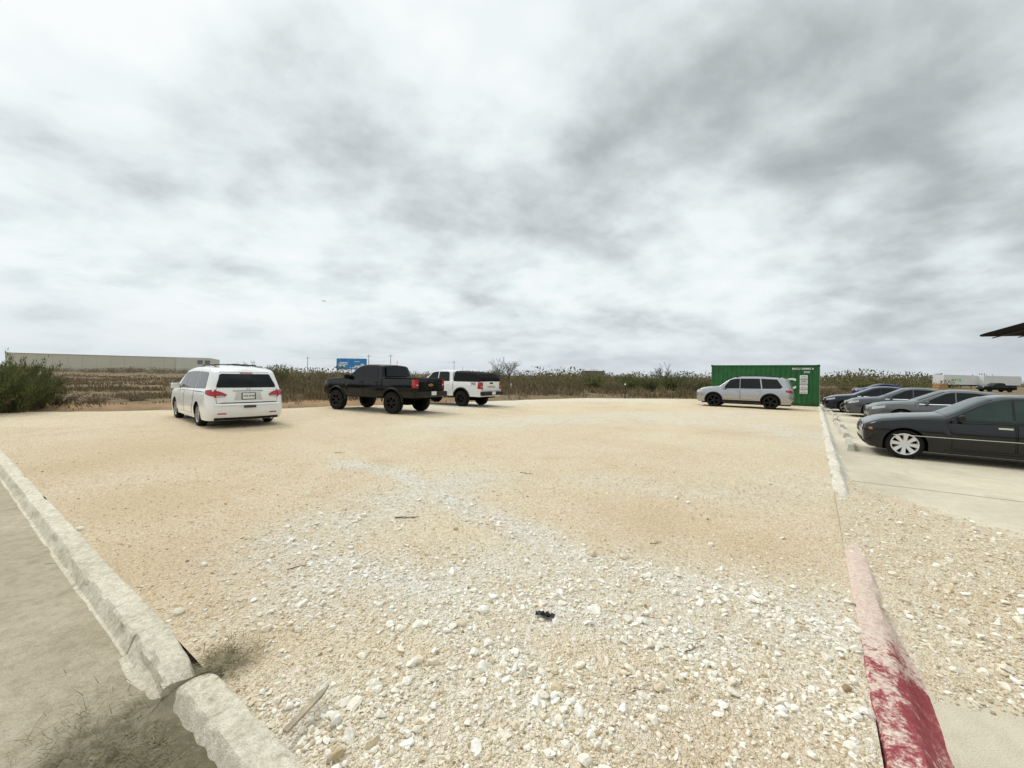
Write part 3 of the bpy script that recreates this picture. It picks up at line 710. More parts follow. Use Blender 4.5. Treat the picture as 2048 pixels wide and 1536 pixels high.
# --- white minivan
def minivan():
    h=hd(139); root=empty('minivan',(-9.56,13.41,-.01),h,'white minivan with red tail lights seen from behind on the gravel lot','minivan','vehicles parked on the gravel lot')
    wr=.335
    sh=Shell([(-2.55,1.66),(-2.2,1.73),(-1,1.775),(.1,1.765),(.62,1.71),(.95,1.56),(1.70,1.12),(2.25,.97),(2.55,.82)],
      [(.2,-2.45),(.34,-2.55),(.58,-2.58),(.66,-2.57),(.71,-2.52),(.95,-2.50),(1.12,-2.45),(1.35,-2.36),(1.55,-2.24),(1.72,-2.08)],[(.2,2.42),(.45,2.55),(.7,2.52),(.85,2.42),(1,2.3)],
      1.0,1.04,-.012,.27,.02,.22,[(1.53,.39,wr),(-1.47,.39,wr)],-1.9,1.96,.14,.20,.36,bulge=.09)
    sh.body().build('body',M['white'],root,smooth=38); underbody(root,sh,.22,.2,.75)
    wheels(root,sh,(1.53,-1.47),wr,.22,'five',7,M['rimgrey'],.66)
    door(root,sh,[(.18,.34),(1.12,.34),(1.2,.45),(1.24,.98),(.18,1.0)],M['white'],.34,.90)
    door(root,sh,[(-.92,.52),(-.80,.34),(.155,.34),(.155,1.0),(-1.02,1.02),(-1.02,.75)],M['white'],-.86,.90)
    SP(root,'side_window',sh,[(.22,1.07),(1.12,1.06),(1.18,1.10),(.76,1.51),(.66,1.55),(.22,1.58)],M['glass'])
    SP(root,'side_window',sh,[(-.96,1.08),(.15,1.07),(.15,1.585),(-.90,1.595)],M['glass'])
    SP(root,'side_window',sh,[(-2.16,1.12),(-1.04,1.085),(-.98,1.595),(-1.95,1.57),(-2.02,1.53)],M['glass'])
    SP(root,'sliding_door_rail',sh,[(-2.2,1.005),(-1.04,1.0),(-1.04,1.018),(-2.2,1.02)],M['seam'],.004)
    TP(root,'windscreen',sh,.78,1.66,.86,.92,M['glass'])
    mb=MB()
    def rr(pl,of,mi): mb.grid([[(sh.rx(a,z)-of,a,z) for z in np.linspace(lo,hi,9)] for a,lo,hi in polycols(pl,14)],mi)
    tg=[(-.76,.70),(.76,.70),(.78,1.0),(.62,1.58),(-.62,1.58),(-.78,1.0)]
    rr(tg,.003,1); rr(shrink(tg,.009),.008,0); t=mb.build('tailgate',[M['white'],M['seam']],root,smooth=50)
    RP(t,'rear_window',sh,[(-.75,1.18),(-.72,1.14),(.72,1.14),(.75,1.18),(.635,1.50),(.60,1.53),(-.60,1.53),(-.635,1.50)],M['glass'],.014)
    RP(t,'high_brake_light',sh,[(-.16,1.548),(.16,1.548),(.16,1.57),(-.16,1.57)],M['red'],.016)
    RP(t,'rear_wiper',sh,[(-.02,1.165),(.42,1.15),(.42,1.165),(-.02,1.185)],M['trim'],.024)
    RP(t,'chrome_strip',sh,[(-.38,1.035),(.38,1.035),(.38,1.062),(-.38,1.062)],M['rimgrey'],.018)
    e=MB(); yy=lambda a,z:(sh.rx(a,z)-.022,a,z)
    e.grid([[yy(-.05,1.07),yy(-.04,1.125)],[yy(-.03,1.07),yy(-.022,1.125)]]); e.grid([[yy(.03,1.07),yy(.022,1.125)],[yy(.05,1.07),yy(.04,1.125)]]); e.grid([[yy(-.03,1.09),yy(-.03,1.104)],[yy(.03,1.09),yy(.03,1.104)]])
    e.build('emblem',M['chrome'],t)
    RP(t,'plate_recess',sh,[(-.36,.78),(.36,.78),(.31,1.01),(-.31,1.01)],M['whiteshade'],.010)
    RP(t,'plate_frame',sh,[(-.18,.80),(.18,.80),(.18,.995),(-.18,.995)],M['trim'],.015)
    rear_plate(t,sh,.90,'CPZ P27M',0,.020)
    for sg in (1,-1):
        mb=MB(); pl=[(.52,.945),(.57,.885),(.81,.86),(.81,1.07),(.64,1.02)]
        mb.grid([[(sh.rx(a,z)-.018,sg*a,z) for z in np.linspace(lo,hi,6)] for a,lo,hi in polycols(pl,10)])
        mb.grid(side_rows(sh,[(-2.55,.88),(-2.30,.97),(-2.27,1.06),(-2.48,1.09)],sg,.012))
        tl=mb.build('tail_light',M['red'],root,smooth=60)
        RP(tl,'reversing_lens',sh,[(.58*sg,.89),(.76*sg,.872),(.76*sg,.91),(.58*sg,.92)],M['clear'],.021)
    RP(root,'bumper_step',sh,[(-.80,.655),(.80,.655),(.80,.69),(-.80,.69)],M['white'],.03)
    RP(root,'bumper_sticker',sh,[(-.17,.57),(.14,.57),(.14,.635),(-.17,.635)],mat('brown_sticker',(.05,.022,.012),.5),.034)
    RP(root,'bumper_valance',sh,[(-.80,.225),(.80,.225),(.80,.30),(-.80,.30)],M['trim'],.008)
    for sg in (1,-1): RP(root,'reflector',sh,[(.54*sg,.40),(.74*sg,.40),(.74*sg,.43),(.54*sg,.43)],M['red'],.012)
    mirrors(root,sh,.95,1.06,M['white'],1.05)
    for sd in (1,-1):
        mb=MB(); mb.tube([(x,sd*.56,sh.topz(x,.56)+(.055 if -1.75<x<.25 else .0)) for x in (-1.9,-1.75,-1,-.4,.25,.4)],.018,8); mb.build('roof_rail',M['trim'],root,smooth=60)
    for x in (-1.3,-.2):
        mb=MB(); mb.tube([(x,-.56,sh.topz(x,.56)+.06),(x,0,sh.topz(x,.56)+.085),(x,.56,sh.topz(x,.56)+.06)],.014,8); mb.build('roof_bar',M['trim'],root)
    SP(root,'side_moulding',sh,[(-.98,.56),(1.1,.56),(1.1,.60),(-.98,.60)],M['white'],.016)
    FP(root,'headlight',sh,[(.5,.66),(.78,.70),(.76,.84),(.5,.80)],M['clear'],.01,True); FP(root,'grille',sh,[(-.4,.62),(.4,.62),(.4,.76),(-.4,.76)],M['trim'],.008)
    rbox(root,'exhaust_tip',(-2.5,-.62,.22),(.14,.06,.05),M['rimgrey'],.01)
minivan()

# --- pickups
def pickup(name,label,loc,deg,paint,style,wr,lift,rimm,rimr,topper,bmat,texts):
    root=empty(name,loc,hd(deg),label,'pickup truck','vehicles parked on the gravel lot'); z=lift
    sh=Shell([(-2.7,1.19+z),(-.96,1.19+z),(-.91,1.24+z),(-.80,1.72+z),(-.4,1.77+z),(.15,1.775+z),(.50,1.70+z),(1.18,1.24+z),(2.2,1.14+z),(2.55,1.06+z),(2.7,.95+z)],
      [(.4+z,-2.66),(.5+z,-2.7),(1.15+z,-2.7),(1.2+z,-2.68)],[(.4,2.55),(.6+z,2.72),(1+z,2.68),(1.1+z,2.6)],
      .945,1.13+z,0,.26,.015,.42+z,[(1.76,wr+.095,wr+.03),(-1.5,wr+.095,wr+.03)],-2.12,2.36,.075,.05,.10,.2,.5,.015,.06,.03,[-.97,-.95,-.93,-.92,-.9,-.88,-.86,-.84,-.82,-.8,-.78],.03)
    sh.body().build('body',paint,root,smooth=35); underbody(root,sh,.27,.34+z,.95+z)
    wheels(root,sh,(1.76,-1.5),wr,.28,style,6,rimm,rimr,True,.03)
    arch_trim(root,sh,M['trim'],.06,.03)
    door(root,sh,[(.12,.52+z),(1.10,.52+z),(1.16,1.1+z),(.12,1.12+z)],paint,.25,1.0+z)
    door(root,sh,[(-.72,.60+z),(-.62,.52+z),(.10,.52+z),(.10,1.12+z),(-.78,1.12+z)],paint,-.62,1.0+z)
    SP(root,'side_window',sh,[(.14,1.17+z),(1.0,1.16+z),(.58,1.58+z),(.44,1.64+z),(.14,1.66+z)],M['glass'])
    SP(root,'side_window',sh,[(-.70,1.17+z),(.08,1.17+z),(.08,1.66+z),(-.5,1.66+z),(-.60,1.62+z)],M['glass'])
    TP(root,'windscreen',sh,.56,1.12,.9,.93,M['glass'])
    mb=MB(); mb.grid([[(-.955+.10*k,yy*(1-.09*k),1.25+z+.42*k) for k in np.linspace(0,1,4)] for yy in np.linspace(-.66,.66,8)]); mb.build('back_window',M['glass'],root)
    SP(root,'bed_gap',sh,[(-.985,.5+z),(-.965,.5+z),(-.965,1.17+z),(-.985,1.17+z)],M['seam'],.003)
    for sd in (1,-1): rbox(root,'bed_rail_cap',(-1.82,sd*.86,1.20+z),(1.68,.09,.03),M['trim'],.01)
    if not topper: rbox(root,'bed_floor_cover',(-1.82,0,1.188+z),(1.66,1.66,.03),M['canvas'],.008)
    mb=MB()
    def rr(pl,of,mi): mb.grid([[(sh.rx(a,q)-of,a,q) for q in np.linspace(lo,hi,5)] for a,lo,hi in polycols(pl,10)],mi)
    tg=[(-.72,.70+z),(.72,.70+z),(.72,1.175+z),(-.72,1.175+z)]; rr(tg,.003,1); rr(shrink(tg,.010),.010,0)
    t=mb.build('tailgate',[paint,M['seam']],root)
    RP(t,'tailgate_handle',sh,[(-.13,1.06+z),(.13,1.06+z),(.13,1.14+z),(-.13,1.14+z)],M['trim'],.02)
    for sg in (1,-1):
        mb=MB(); mb.grid([[(sh.rx(a,q)-.014,sg*a,q) for q in np.linspace(.80+z,1.15+z,5)] for a in np.linspace(.735,.885,4)])
        mb.grid(side_rows(sh,[(-2.72,.82+z),(-2.56,.82+z),(-2.54,1.14+z),(-2.70,1.15+z)],sg,.012)); tl=mb.build('tail_light',M['red'],root,smooth=60)
        RP(tl,'reversing_lens',sh,[(.75*sg,.90+z),(.87*sg,.90+z),(.87*sg,.96+z),(.75*sg,.96+z)],M['clear'],.018)
    mb=MB(); mb.box((-2.79,0,.58+z),(.20,1.80,.19)); bp=mb.build('rear_bumper',bmat,root,bevel=.04)
    rbox(bp,'number_plate',(-2.897,0,.60+z),(.008,.31,.155),M['plate'],.002)
    if 'gate' in texts: text_obj('tailgate_lettering',texts['gate'],.15,lambda x,y:(sh.rx(-x,.93+z+y)-.014,-x,.90+z+y),texts['gm'],t,space=1.15,bold=.003)
    if texts.get('bowtie'):
        mb=MB(); pts=[(-.16,-.04),(-.05,-.04),(-.06,-.06),(.05,-.06),(.05,-.04),(.14,-.04),(.17,.04),(.06,.04),(.07,.06),(-.04,.06),(-.05,.04),(-.13,.04)]
        mb.add([(sh.rx(a,.93+z)-.016,a,.93+z+b_) for a,b_ in pts],[tuple(range(12))]); mb.build('emblem',mat('gold_emblem',(.30,.20,.06),.35,.6),t)
    if 'side' in texts:
        for k,tx in enumerate(texts['side']):
            text_obj('bedside_lettering',tx,(.17,.095)[k],lambda x,y:(-2.28-x,sh.half(-2.28-x,1.05+z)+.012,1.06-.125*k+z+y),M['ink'],root,bold=.003)
    mirrors(root,sh,1.0,1.17+z,M['trim'] if topper is None else paint,1.15)
    FP(root,'headlight',sh,[(.55,.86+z),(.80,.88+z),(.80,1.0+z),(.55,1.0+z)],M['clear'],.012,True); FP(root,'grille',sh,[(-.5,.72+z),(.5,.72+z),(.5,1.02+z),(-.5,1.02+z)],M['trim'],.012)
    rbox(root,'front_bumper',(2.68,0,.58+z),(.2,1.6,.2),M['trim'],.05)
    mb=MB(); mb.tube([(-.62,-.25,1.75+z),(-.66,-.25,1.93+z)],.008,6); mb.build('aerial',M['trim'],root)
    rbox(root,'high_brake_light',(-.80,0,1.715+z),(.03,.3,.025),M['red'],.004)
    for sd in (1,-1): rbox(root,'side_step',(.2,sd*.86,.40+z),(1.8,.12,.05),M['trim'],.015)
    mb=MB(); mb.tube([(-1.5,-.7,wr),(-1.5,.7,wr)],.05,8); mb.box((-1.5,0,wr),(.28,.26,.26)); mb.build('rear_axle',M['under'],root)
    if topper:
        rows=[]
        for x,hh in ((-2.66,.02),(-2.655,.16),(-2.52,.34),(-2.35,.42),(-1.6,.47),(-.99,.49),(-.965,.02)):
            w1=.90; w2=.89-.22*hh; rows.append([(x,-w1,1.215+z),(x,-w2-.01,1.215+z+hh*.85),(x,-w2+.10,1.215+z+hh),(x,0,1.215+z+hh*1.03),(x,w2-.10,1.215+z+hh),(x,w2+.01,1.215+z+hh*.85),(x,w1,1.215+z)])
        mb=MB(); mb.grid(rows); mb.build('bed_canopy',M['canvas'],root,smooth=25)
    return root
pickup('pickup_truck','black lifted pickup truck with chunky tyres and open bed between the minivan and white pickup',(-5.70,17.75,-.01),152,M['black'],'five',.435,.24,M['rimblack'],.58,None,M['trim'],{'bowtie':True})
pickup('pickup_truck','white pickup truck with black bed canopy parked behind the black pickup',(-3.36,22.15,-.01),148,M['white'],'five',.40,.10,M['rimblack'],.6,True,M['trim'],{'gate':'TOYOTA','gm':M['ink'],'side':['TRD','OFF ROAD']})

# --- silver SUV
def suv():
    root=empty('suv',(13.40,23.40,-.01),hd(143),'silver SUV with black wheels parked in front of the green container','SUV','vehicles parked on the gravel lot'); wr=.385
    sh=Shell([(-2.35,1.64),(-2.0,1.72),(-1,1.775),(.0,1.775),(.44,1.71),(.70,1.59),(1.16,1.22),(1.8,1.15),(2.15,1.09),(2.35,.95)],
      [(.2,-2.24),(.35,-2.33),(.62,-2.36),(.72,-2.33),(1.0,-2.31),(1.15,-2.29),(1.5,-2.17),(1.68,-2.08)],[(.2,2.22),(.42,2.36),(.85,2.37),(1.02,2.28)],
      .92,1.05,-.020,.25,.018,.28,[(1.42,.44,wr),(-1.37,.44,wr)],-1.84,1.89,.085,.13,.24)
    sh.body().build('body',M['silver'],root,smooth=38); underbody(root,sh,.24,.2,.75)
    wheels(root,sh,(1.42,-1.37),wr,.235,'double',5,M['rimblack'],.74); arch_trim(root,sh,M['trim'],.05,.014)
    SP(root,'sill_cladding',sh,[(-.91,.285),(.96,.285),(.96,.44),(-.91,.44)],M['trim'],.012); SP(root,'chrome_strip',sh,[(-.9,.44),(.95,.44),(.95,.46),(-.9,.46)],M['chrome'],.014)
    door(root,sh,[(.08,.47),(.92,.47),(1.0,1.0),(.08,1.03)],M['silver'],.22,.95); door(root,sh,[(-.82,.67),(-.70,.47),(.06,.47),(.06,1.03),(-.95,1.05),(-.95,.90)],M['silver'],-.8,.97)
    SP(root,'side_window',sh,[(.10,1.085),(.96,1.06),(.58,1.55),(.38,1.62),(.10,1.64)],M['glass']); SP(root,'side_window',sh,[(-.94,1.10),(.07,1.085),(.07,1.64),(-.86,1.65)],M['glass'])
    SP(root,'side_window',sh,[(-1.92,1.22),(-1.82,1.13),(-1.0,1.105),(-.92,1.65),(-1.66,1.62)],M['glass'])
    TP(root,'windscreen',sh,.56,1.11,.9,.93,M['glass']); RP(root,'rear_window',sh,[(-.62,1.14),(.62,1.14),(.54,1.52),(-.54,1.52)],M['glass'],.01)
    for sg in (1,-1):
        mb=MB(); mb.grid([[(sh.rx(a,q)-.012,sg*a,q) for q in np.linspace(.90,1.05,4)] for a in np.linspace(.45,.80,6)]); mb.build('tail_light',M['red'],root,smooth=60); SP(root,'tail_light',sh,[(-2.33,.90),(-2.08,.94),(-2.04,1.05),(-2.3,1.05)],M['red'],.01,(sg,))
        mb=MB(); mb.grid([[(sh.fxx(a,q)+.012,sg*a,q) for q in np.linspace(.76,.88,4)] for a in np.linspace(.38,.70,8)]); mb.build('headlight',M['clear'],root,smooth=60); SP(root,'headlight',sh,[(1.98,.87),(2.32,.80),(2.34,.91),(1.98,.97)],M['clear'],.01,(sg,))
    FP(root,'grille',sh,[(-.36,.74),(.36,.74),(.36,.87),(-.36,.87)],M['trim'],.012); FP(root,'front_valance',sh,[(-.66,.29),(.66,.29),(.6,.49),(-.6,.49)],M['trim'],.01)
    RP(root,'rear_valance',sh,[(-.76,.29),(.76,.29),(.76,.45),(-.76,.45)],M['trim'],.01); rear_plate(root,sh,.80,None)
    mirrors(root,sh,.84,1.10,M['silver'])
    for sd in (1,-1):
        mb=MB(); mb.tube([(x,sd*.62,sh.topz(x,.62)+dz) for x,dz in ((-1.8,.0),(-1.7,.05),(-.8,.055),(.1,.055),(.3,.0))],.022,8); mb.build('roof_rail',M['trim'],root,smooth=60)
suv()

# --- sedans
def sedan(label,loc,deg,paint,top,style,spokes,rimm,hw=.915,belt=.91,beltk=-.02,wr=.335,strip=False,oldfront=False,glass=None,fa=1.52,bf=.09,group='sedans parked in the stalls beyond the pale kerb'):
    root=empty('sedan',loc,hd(deg),label,'sedan',group); glass=glass or M['glass']
    L2=top[-1][0]
    sh=Shell(top,[(.2,-L2+.12),(.4,-L2),(.7,-L2-.01),(1.0,-L2+.06),(1.1,-L2+.1)],[(.2,L2-.12),(.36,L2-.01),(.60,L2+.0),(.76,L2-.04),(.92,L2-.12)],
      hw,belt,beltk,.36,.018,.21,[(fa,wr+.045,wr),(-1.32,wr+.045,wr)],-1.73,fa+.4,.085,.16,.3,.20,.42,bulgef=bf)
    sh.body().build('body',paint,root,smooth=38); underbody(root,sh,.22,.17,.62)
    wheels(root,sh,(fa,-1.32),wr,.22,style,spokes,rimm,.72)
    b=lambda x:belt+beltk*x
    door(root,sh,[(.10,.30),(.98,.30),(1.06,b(1)-.04),(.10,b(0)-.02)],paint,.24,.80,M['chrome'] if strip else None); door(root,sh,[(-.84,.52),(-.7,.30),(.08,.30),(.08,b(0)-.02),(-.95,b(-1)-.02),(-.95,.72)],paint,-.82,.82,M['chrome'] if strip else None)
    zt=sh.T(0)-.10
    SP(root,'side_window',sh,[(.13,b(0)+.035),(1.0,b(1)+.03),(.36,zt-.05),(.22,zt-.01),(.13,zt)],glass); SP(root,'side_window',sh,[(-.98,b(-1)+.05),(-.90,b(-.9)+.035),(.09,b(0)+.035),(.09,zt),(-.35,zt-.01),(-.62,zt-.05)],glass)
    SP(root,'window_trim',sh,[(-1.05,b(-1)+.006),(1.05,b(1)+.006),(1.05,b(1)+.026),(-1.05,b(-1)+.026)],M['chrome'] if not oldfront else M['trim'],.010)
    TP(root,'windscreen',sh,.36,1.06,.90,.93,glass); TP(root,'rear_window',sh,-1.60,-.94,.88,.88,glass)
    if strip: SP(root,'side_moulding',sh,[(-1.7,.545),(1.9,.525),(1.9,.537),(-1.7,.557)],M['chrome'],.016)
    for sg in (1,-1):
        if oldfront:
            for cy,rad_ in ((.40,.075),(.60,.09)):
                mb=MB(); mb.add([(sh.fxx(cy+rad_*math.cos(a),.64+rad_*math.sin(a))+.012,sg*(cy+rad_*math.cos(a)),.64+rad_*math.sin(a)) for a in np.linspace(0,2*math.pi,18)[:-1]],[tuple(range(17))])
                mb.build('headlight',M['clear'],root)
            SP(root,'indicator',sh,[(2.24,.61),(2.30,.61),(2.31,.66),(2.25,.67)],M['amber'],.008,(sg,))
        else:
            mb=MB(); mb.grid([[(sh.fxx(a,q)+.010,sg*a,q) for q in np.linspace(.64,.74,4)] for a in np.linspace(.34,.66,8)]); mb.build('headlight',M['clear'],root,smooth=60); SP(root,'headlight',sh,[(L2-.46,.73),(L2-.08,.64),(L2-.1,.74),(L2-.46,.81)],M['clear'],.010,(sg,))
        mb=MB(); mb.grid([[(sh.rx(a,q)-.010,sg*a,q) for q in np.linspace(.76,.90,4)] for a in np.linspace(.42,.74,6)]); mb.grid(side_rows(sh,[(-L2-.01,.78),(-L2+.28,.80),(-L2+.28,.90),(-L2+.02,.90)],sg,.008)); mb.build('tail_light',M['red'],root,smooth=60)
    FP(root,'grille',sh,[(-.30,.52),(.30,.52),(.34,.70),(-.34,.70)],M['trim'],.010); FP(root,'air_intake',sh,[(-.55,.25),(.55,.25),(.5,.40),(-.5,.40)],M['trim'],.010)
    RP(root,'rear_valance',sh,[(-.7,.22),(.7,.22),(.7,.34),(-.7,.34)],M['trim'],.008)
    SP(root,'sill_trim',sh,[(-.9,.212),(1.08,.212),(1.08,.262),(-.9,.262)],M['trim'] if not strip else paint,.012)
    mirrors(root,sh,.86,b(.86)+.02,paint,.9)
    return root
MOD=[(-2.44,1.04),(-1.95,1.10),(-1.70,1.13),(-.95,1.37),(-.25,1.46),(.15,1.45),(.42,1.38),(1.2,1.01),(1.9,.93),(2.25,.86),(2.44,.75)]
MERC=[(-2.4,.96),(-2.2,1.02),(-1.65,1.07),(-.95,1.38),(-.35,1.475),(.15,1.465),(.42,1.395),(1.03,1.02),(1.65,.96),(2.05,.90),(2.3,.83),(2.4,.76)]
sedan('black older sedan with silver multi spoke wheels, cut off by the right photo edge',(10.68,8.72,-.12),143,M['navyblack'],MERC,'wide',8,M['alloy'],.90,.905,-.012,.325,True,True,M['gglass'],1.70,.05)
sedan('warm grey sedan parked directly behind the black older sedan at the right edge',(16.35,14.95,-.12),143,M['grey2'],MOD,'double',5,M['rimgrey'])
sedan('grey sedan with bright alloy wheels second from the far end of the parked row',(18.65,18.8,-.12),143,M['grey'],MOD,'five',10,M['alloy'])
sedan('black modern sedan at the far end of the parked row beside the green container',(19.75,21.6,-.12),143,M['darkcar'],MOD,'double',5,M['rimgrey'])

# ------------------------------------------------------------------ container
def container():
    root=empty('shipping_container',(18.9,24.9,-.02),hd(143),'green corrugated shipping container behind the silver SUV','container'); Lc,Wc,Hc=6.06,2.44,2.59
    grn=mat('green_container_paint',(.014,.135,.030),.55,0,0,.4,1.6,bump=.08,bscale=20); dk=mat('dark_green_paint',(.010,.08,.02),.55,0,0,.3,2)
    def corr(L0,L1,z0,z1,f):
        pts=[]; x=L0; per=.278
        while x<L1:
            for dx,d in ((0,0),(.07,0),(.138,-.036),(.208,-.036)):
                if x+dx<L1: pts.append((x+dx,d))
            x+=per
        pts.append((L1,0)); return [[f(a,d,z) for z in (z0,z1)] for a,d in pts]
    mb=MB(); mb.grid(corr(.1,Lc-.1,.16,Hc-.10,lambda a,d,z:(a,d-.02,z))); mb.build('side_panel',grn,root)
    mb=MB(); mb.grid(corr(.1,Lc-.1,.16,Hc-.10,lambda a,d,z:(a,-Wc+.02-d,z))); mb.build('side_panel',grn,root)
    mb=MB(); mb.grid(corr(.1,Wc-.1,.16,Hc-.10,lambda a,d,z:(Lc-.02+d,-a,z))); mb.build('end_panel',grn,root)
    rbox(root,'roof',(Lc/2,-Wc/2,Hc-.04),(Lc-.1,Wc-.08,.05),grn,.01)
    for x in (.05,Lc-.05):
        for y in (-.05,-Wc+.05): 
            p=rbox(root,'corner_post',(x,y,Hc/2),(.10,.10,Hc-.24),grn,.01)
            for z in (.06,Hc-.06): rbox(p,'corner_casting',(x,y,z),(.17,.15,.118),dk,.008)
    for y in (-.035,-Wc+.035):
        rbox(root,'top_rail',(Lc/2,y,Hc-.07),(Lc-.2,.07,.07),grn,.006); rbox(root,'bottom_rail',(Lc/2,y,.10),(Lc-.2,.07,.13),dk,.006)
    for y0,y1 in ((-.1,-Wc/2+.005),(-Wc/2-.005,-Wc+.1)):
        d_=rbox(root,'cargo_door',(.03,(y0+y1)/2,Hc/2),(.05,abs(y1-y0),Hc-.26),grn,.01)
        for k in (.3,.7): 
            mb=MB(); yy=y0+(y1-y0)*k; mb.tube([(-.015,yy,.2),(-.015,yy,Hc-.2)],.018,6); mb.build('lock_rod',M['alloy'],d_)
    f=lambda x0,z0:(lambda x,y:(x0-x,.004,z0+y))
    text_obj('code_lettering','BACU 200882 8',.165,f(.84,2.33),M['wtext'],root,bold=.004); text_obj('code_lettering','22G1',.15,f(.62,2.12),M['wtext'],root,bold=.004)
    text_obj('logo_lettering','C',.95,f(1.48,1.36),M['wtext'],root,bold=.02)
    wn=mat('white_notice',(.85,.85,.83),.5)
    for k,z in enumerate((1.80,1.50,1.20,.90)):
        s_=rbox(root,'notice_sign',(.78,.012,z),(.40,.018,.265),wn,.003)
        mb=MB()
        for j in range(2): 
            for i in range(4): mb.box((.91-.085*i-.01*j,.0235,z-.03-.05*j),(.05+.02*((i+k)%2),.002,.024))
        mb.box((.78,.0232,z+.06),(.28,.002,.05 if k==1 else .022)); mb.build('sign_print',M['ink'] if k!=2 else M['redink'],s_)
container()

# ------------------------------------------------------------------ vegetation
def stems_leaves(seed,h,rad,nst,nl,ls,spread,upright=.7,thin=1.0):
    rd=random.Random(seed); S=MB(); Lf=MB()
    for i in range(nst):
        a=rd.uniform(0,6.28); b0=Vector((math.cos(a)*rad*.25*rd.random(),math.sin(a)*rad*.25*rd.random(),-.05))
        hh=h*rd.uniform(.45,1.0); out=rad*rd.uniform(.2,1.0); pts=[]
        for k in range(5):
            t=k/4; pts.append(b0+Vector((math.cos(a)*out*t**1.3+rd.gauss(0,.03)*h*t,math.sin(a)*out*t**1.3+rd.gauss(0,.03)*h*t,hh*t*(1-.12*(out/rad)*t))))
        S.tube(pts,[.008*h*thin*(1-.8*k/4) for k in range(5)],3)
        for j in range(nl):
            t=rd.uniform(.12,1.0)**.8; k=min(3,int(t*4)); p=pts[k].lerp(pts[k+1],t*4-k)
            q=p+Vector((rd.gauss(0,1),rd.gauss(0,1),rd.gauss(0,.8)))*spread*h*(1.15-.75*t)
            d=Vector((rd.gauss(0,.55),rd.gauss(0,.55),rd.uniform(.0,1.6)*upright*1.6)).normalized(); e=d.orthogonal().normalized(); e.rotate(Matrix.Rotation(rd.uniform(0,6.28),3,d))
            l=ls*h*rd.uniform(.5,1.6); wd=l*.13
            Lf.add([q-e*wd*.5,q+d*l*.5-e*wd*.9,q+d*l,q+e*wd+d*l*.4],[(0,1,2,3)])
    return S,Lf
def shrub_proto(seed,h,rad,nst,nl,ls,spread,lm,upright=.7): 
    S,Lf=stems_leaves(seed,h,rad,nst,nl,ls,spread,upright); a,b_=S.mesh('stems',M['twig']),Lf.mesh('foliage',lm); return (a,b_)
PROT={'green':[shrub_proto(s_,1.0,.55,80,120,.040,.040,M['leafgreen'],1.3) for s_ in (1,2,3)],
      'olive':[shrub_proto(s_,1.0,.65,50,76,.042,.06,M['leafolive'],.8) for s_ in (4,5,6)],
      'brown':[shrub_proto(s_,1.0,.70,50,50,.044,.06,M['leafbrown'],.6) for s_ in (7,8,9)]}
def shrub(kind,i,loc,h,wd,label,group=None,name='shrub',cat='shrub'):
    a,b_=PROT[kind][i%3]; r=empty(name,loc,random.uniform(0,6.28),label,cat,group); r.scale=(wd,wd,h)
    link_mesh('stems',a,r); link_mesh('foliage',b_,r); return r
def bare_tree(loc,h,seed,label,spread=.55,depth=5,group=None):
    rd=random.Random(seed); tr=MB(); br=MB()
    def go(p,d,l,r,k):
        q=p+d*l; m_=p.lerp(q,.5)+Vector((rd.gauss(0,.05),rd.gauss(0,.05),0))*l
        (tr if k==depth else br).tube([p,m_,q],[r,r*.85,r*.65],4 if k<depth else 6)
        if k==0: return
        for _ in range(3 if k>1 else 4):
            e=(d+Vector((rd.gauss(0,spread),rd.gauss(0,spread),rd.uniform(-.1,.35)))).normalized(); go(q if rd.random()<.7 else m_,e,l*rd.uniform(.6,.85),max(.006,r*.6),k-1)
    for s_ in range(3): go(Vector((0,0,-.1)),Vector((rd.gauss(0,.3),rd.gauss(0,.3),1)).normalized(),h*.27,h*.016,depth)
    root=empty('bare_tree',loc,0,label,'tree',group); tr.build('trunk',M['twig'],root); br.build('crown',M['twig'],root); return root
def gz(x,y): return ground_z(x,y)[0]
def put(kind,i,px,py,h,wd,label,group=None,**k):
    x,y=G(px,py); return shrub(kind,i,(x,y,gz(x,y)-.03),h,wd,label,group,**k)
put('green',0,18,824,2.7,2.0,'tall feathery green bush at the far left edge of the photo')
put('green',1,-70,832,2.3,2.2,'feathery green bush cut by the left edge, in front of the tall one')
put('green',2,66,816,2.0,1.8,'shorter green bush just right of the tall bush at the left edge')
put('olive',1,115,812,.9,1.3,'low olive bush second from the left edge clump')
put('brown',0,190,806,.55,1.5,'low brown scrub bush on the bare soil left of the minivan')
put('brown',1,275,802,.6,1.4,'brown scrub bush close to the left side of the minivan')
put('olive',0,540,778,2.5,2.4,'rounded olive bush rising just behind the minivan roof')
put('green',2,560,774,2.7,1.7,'taller green bush right of the minivan roof')
put('brown',2,610,786,1.3,2.2,'brown bush between the minivan and the black pickup')
put('brown',1,645,780,1.7,2.2,'taller brown bush beside the black pickup hood')
x,y=G(505,775); bare_tree((x,y,gz(x,y)),3.6,11,'thin bare tree standing behind the minivan')
x,y=G(1018,778); bare_tree((x,y,gz(x,y)),4.4,12,'bare leafless tree right of the white pickup',.6)
x,y=G(985,777); bare_tree((x,y,gz(x,y)),3.2,15,'smaller bare tree directly behind the white pickup tailgate',.6)
x,y=G(1325,776); bare_tree((x,y,gz(x,y)),4.6,13,'bare branching tree left of the green container',.45)
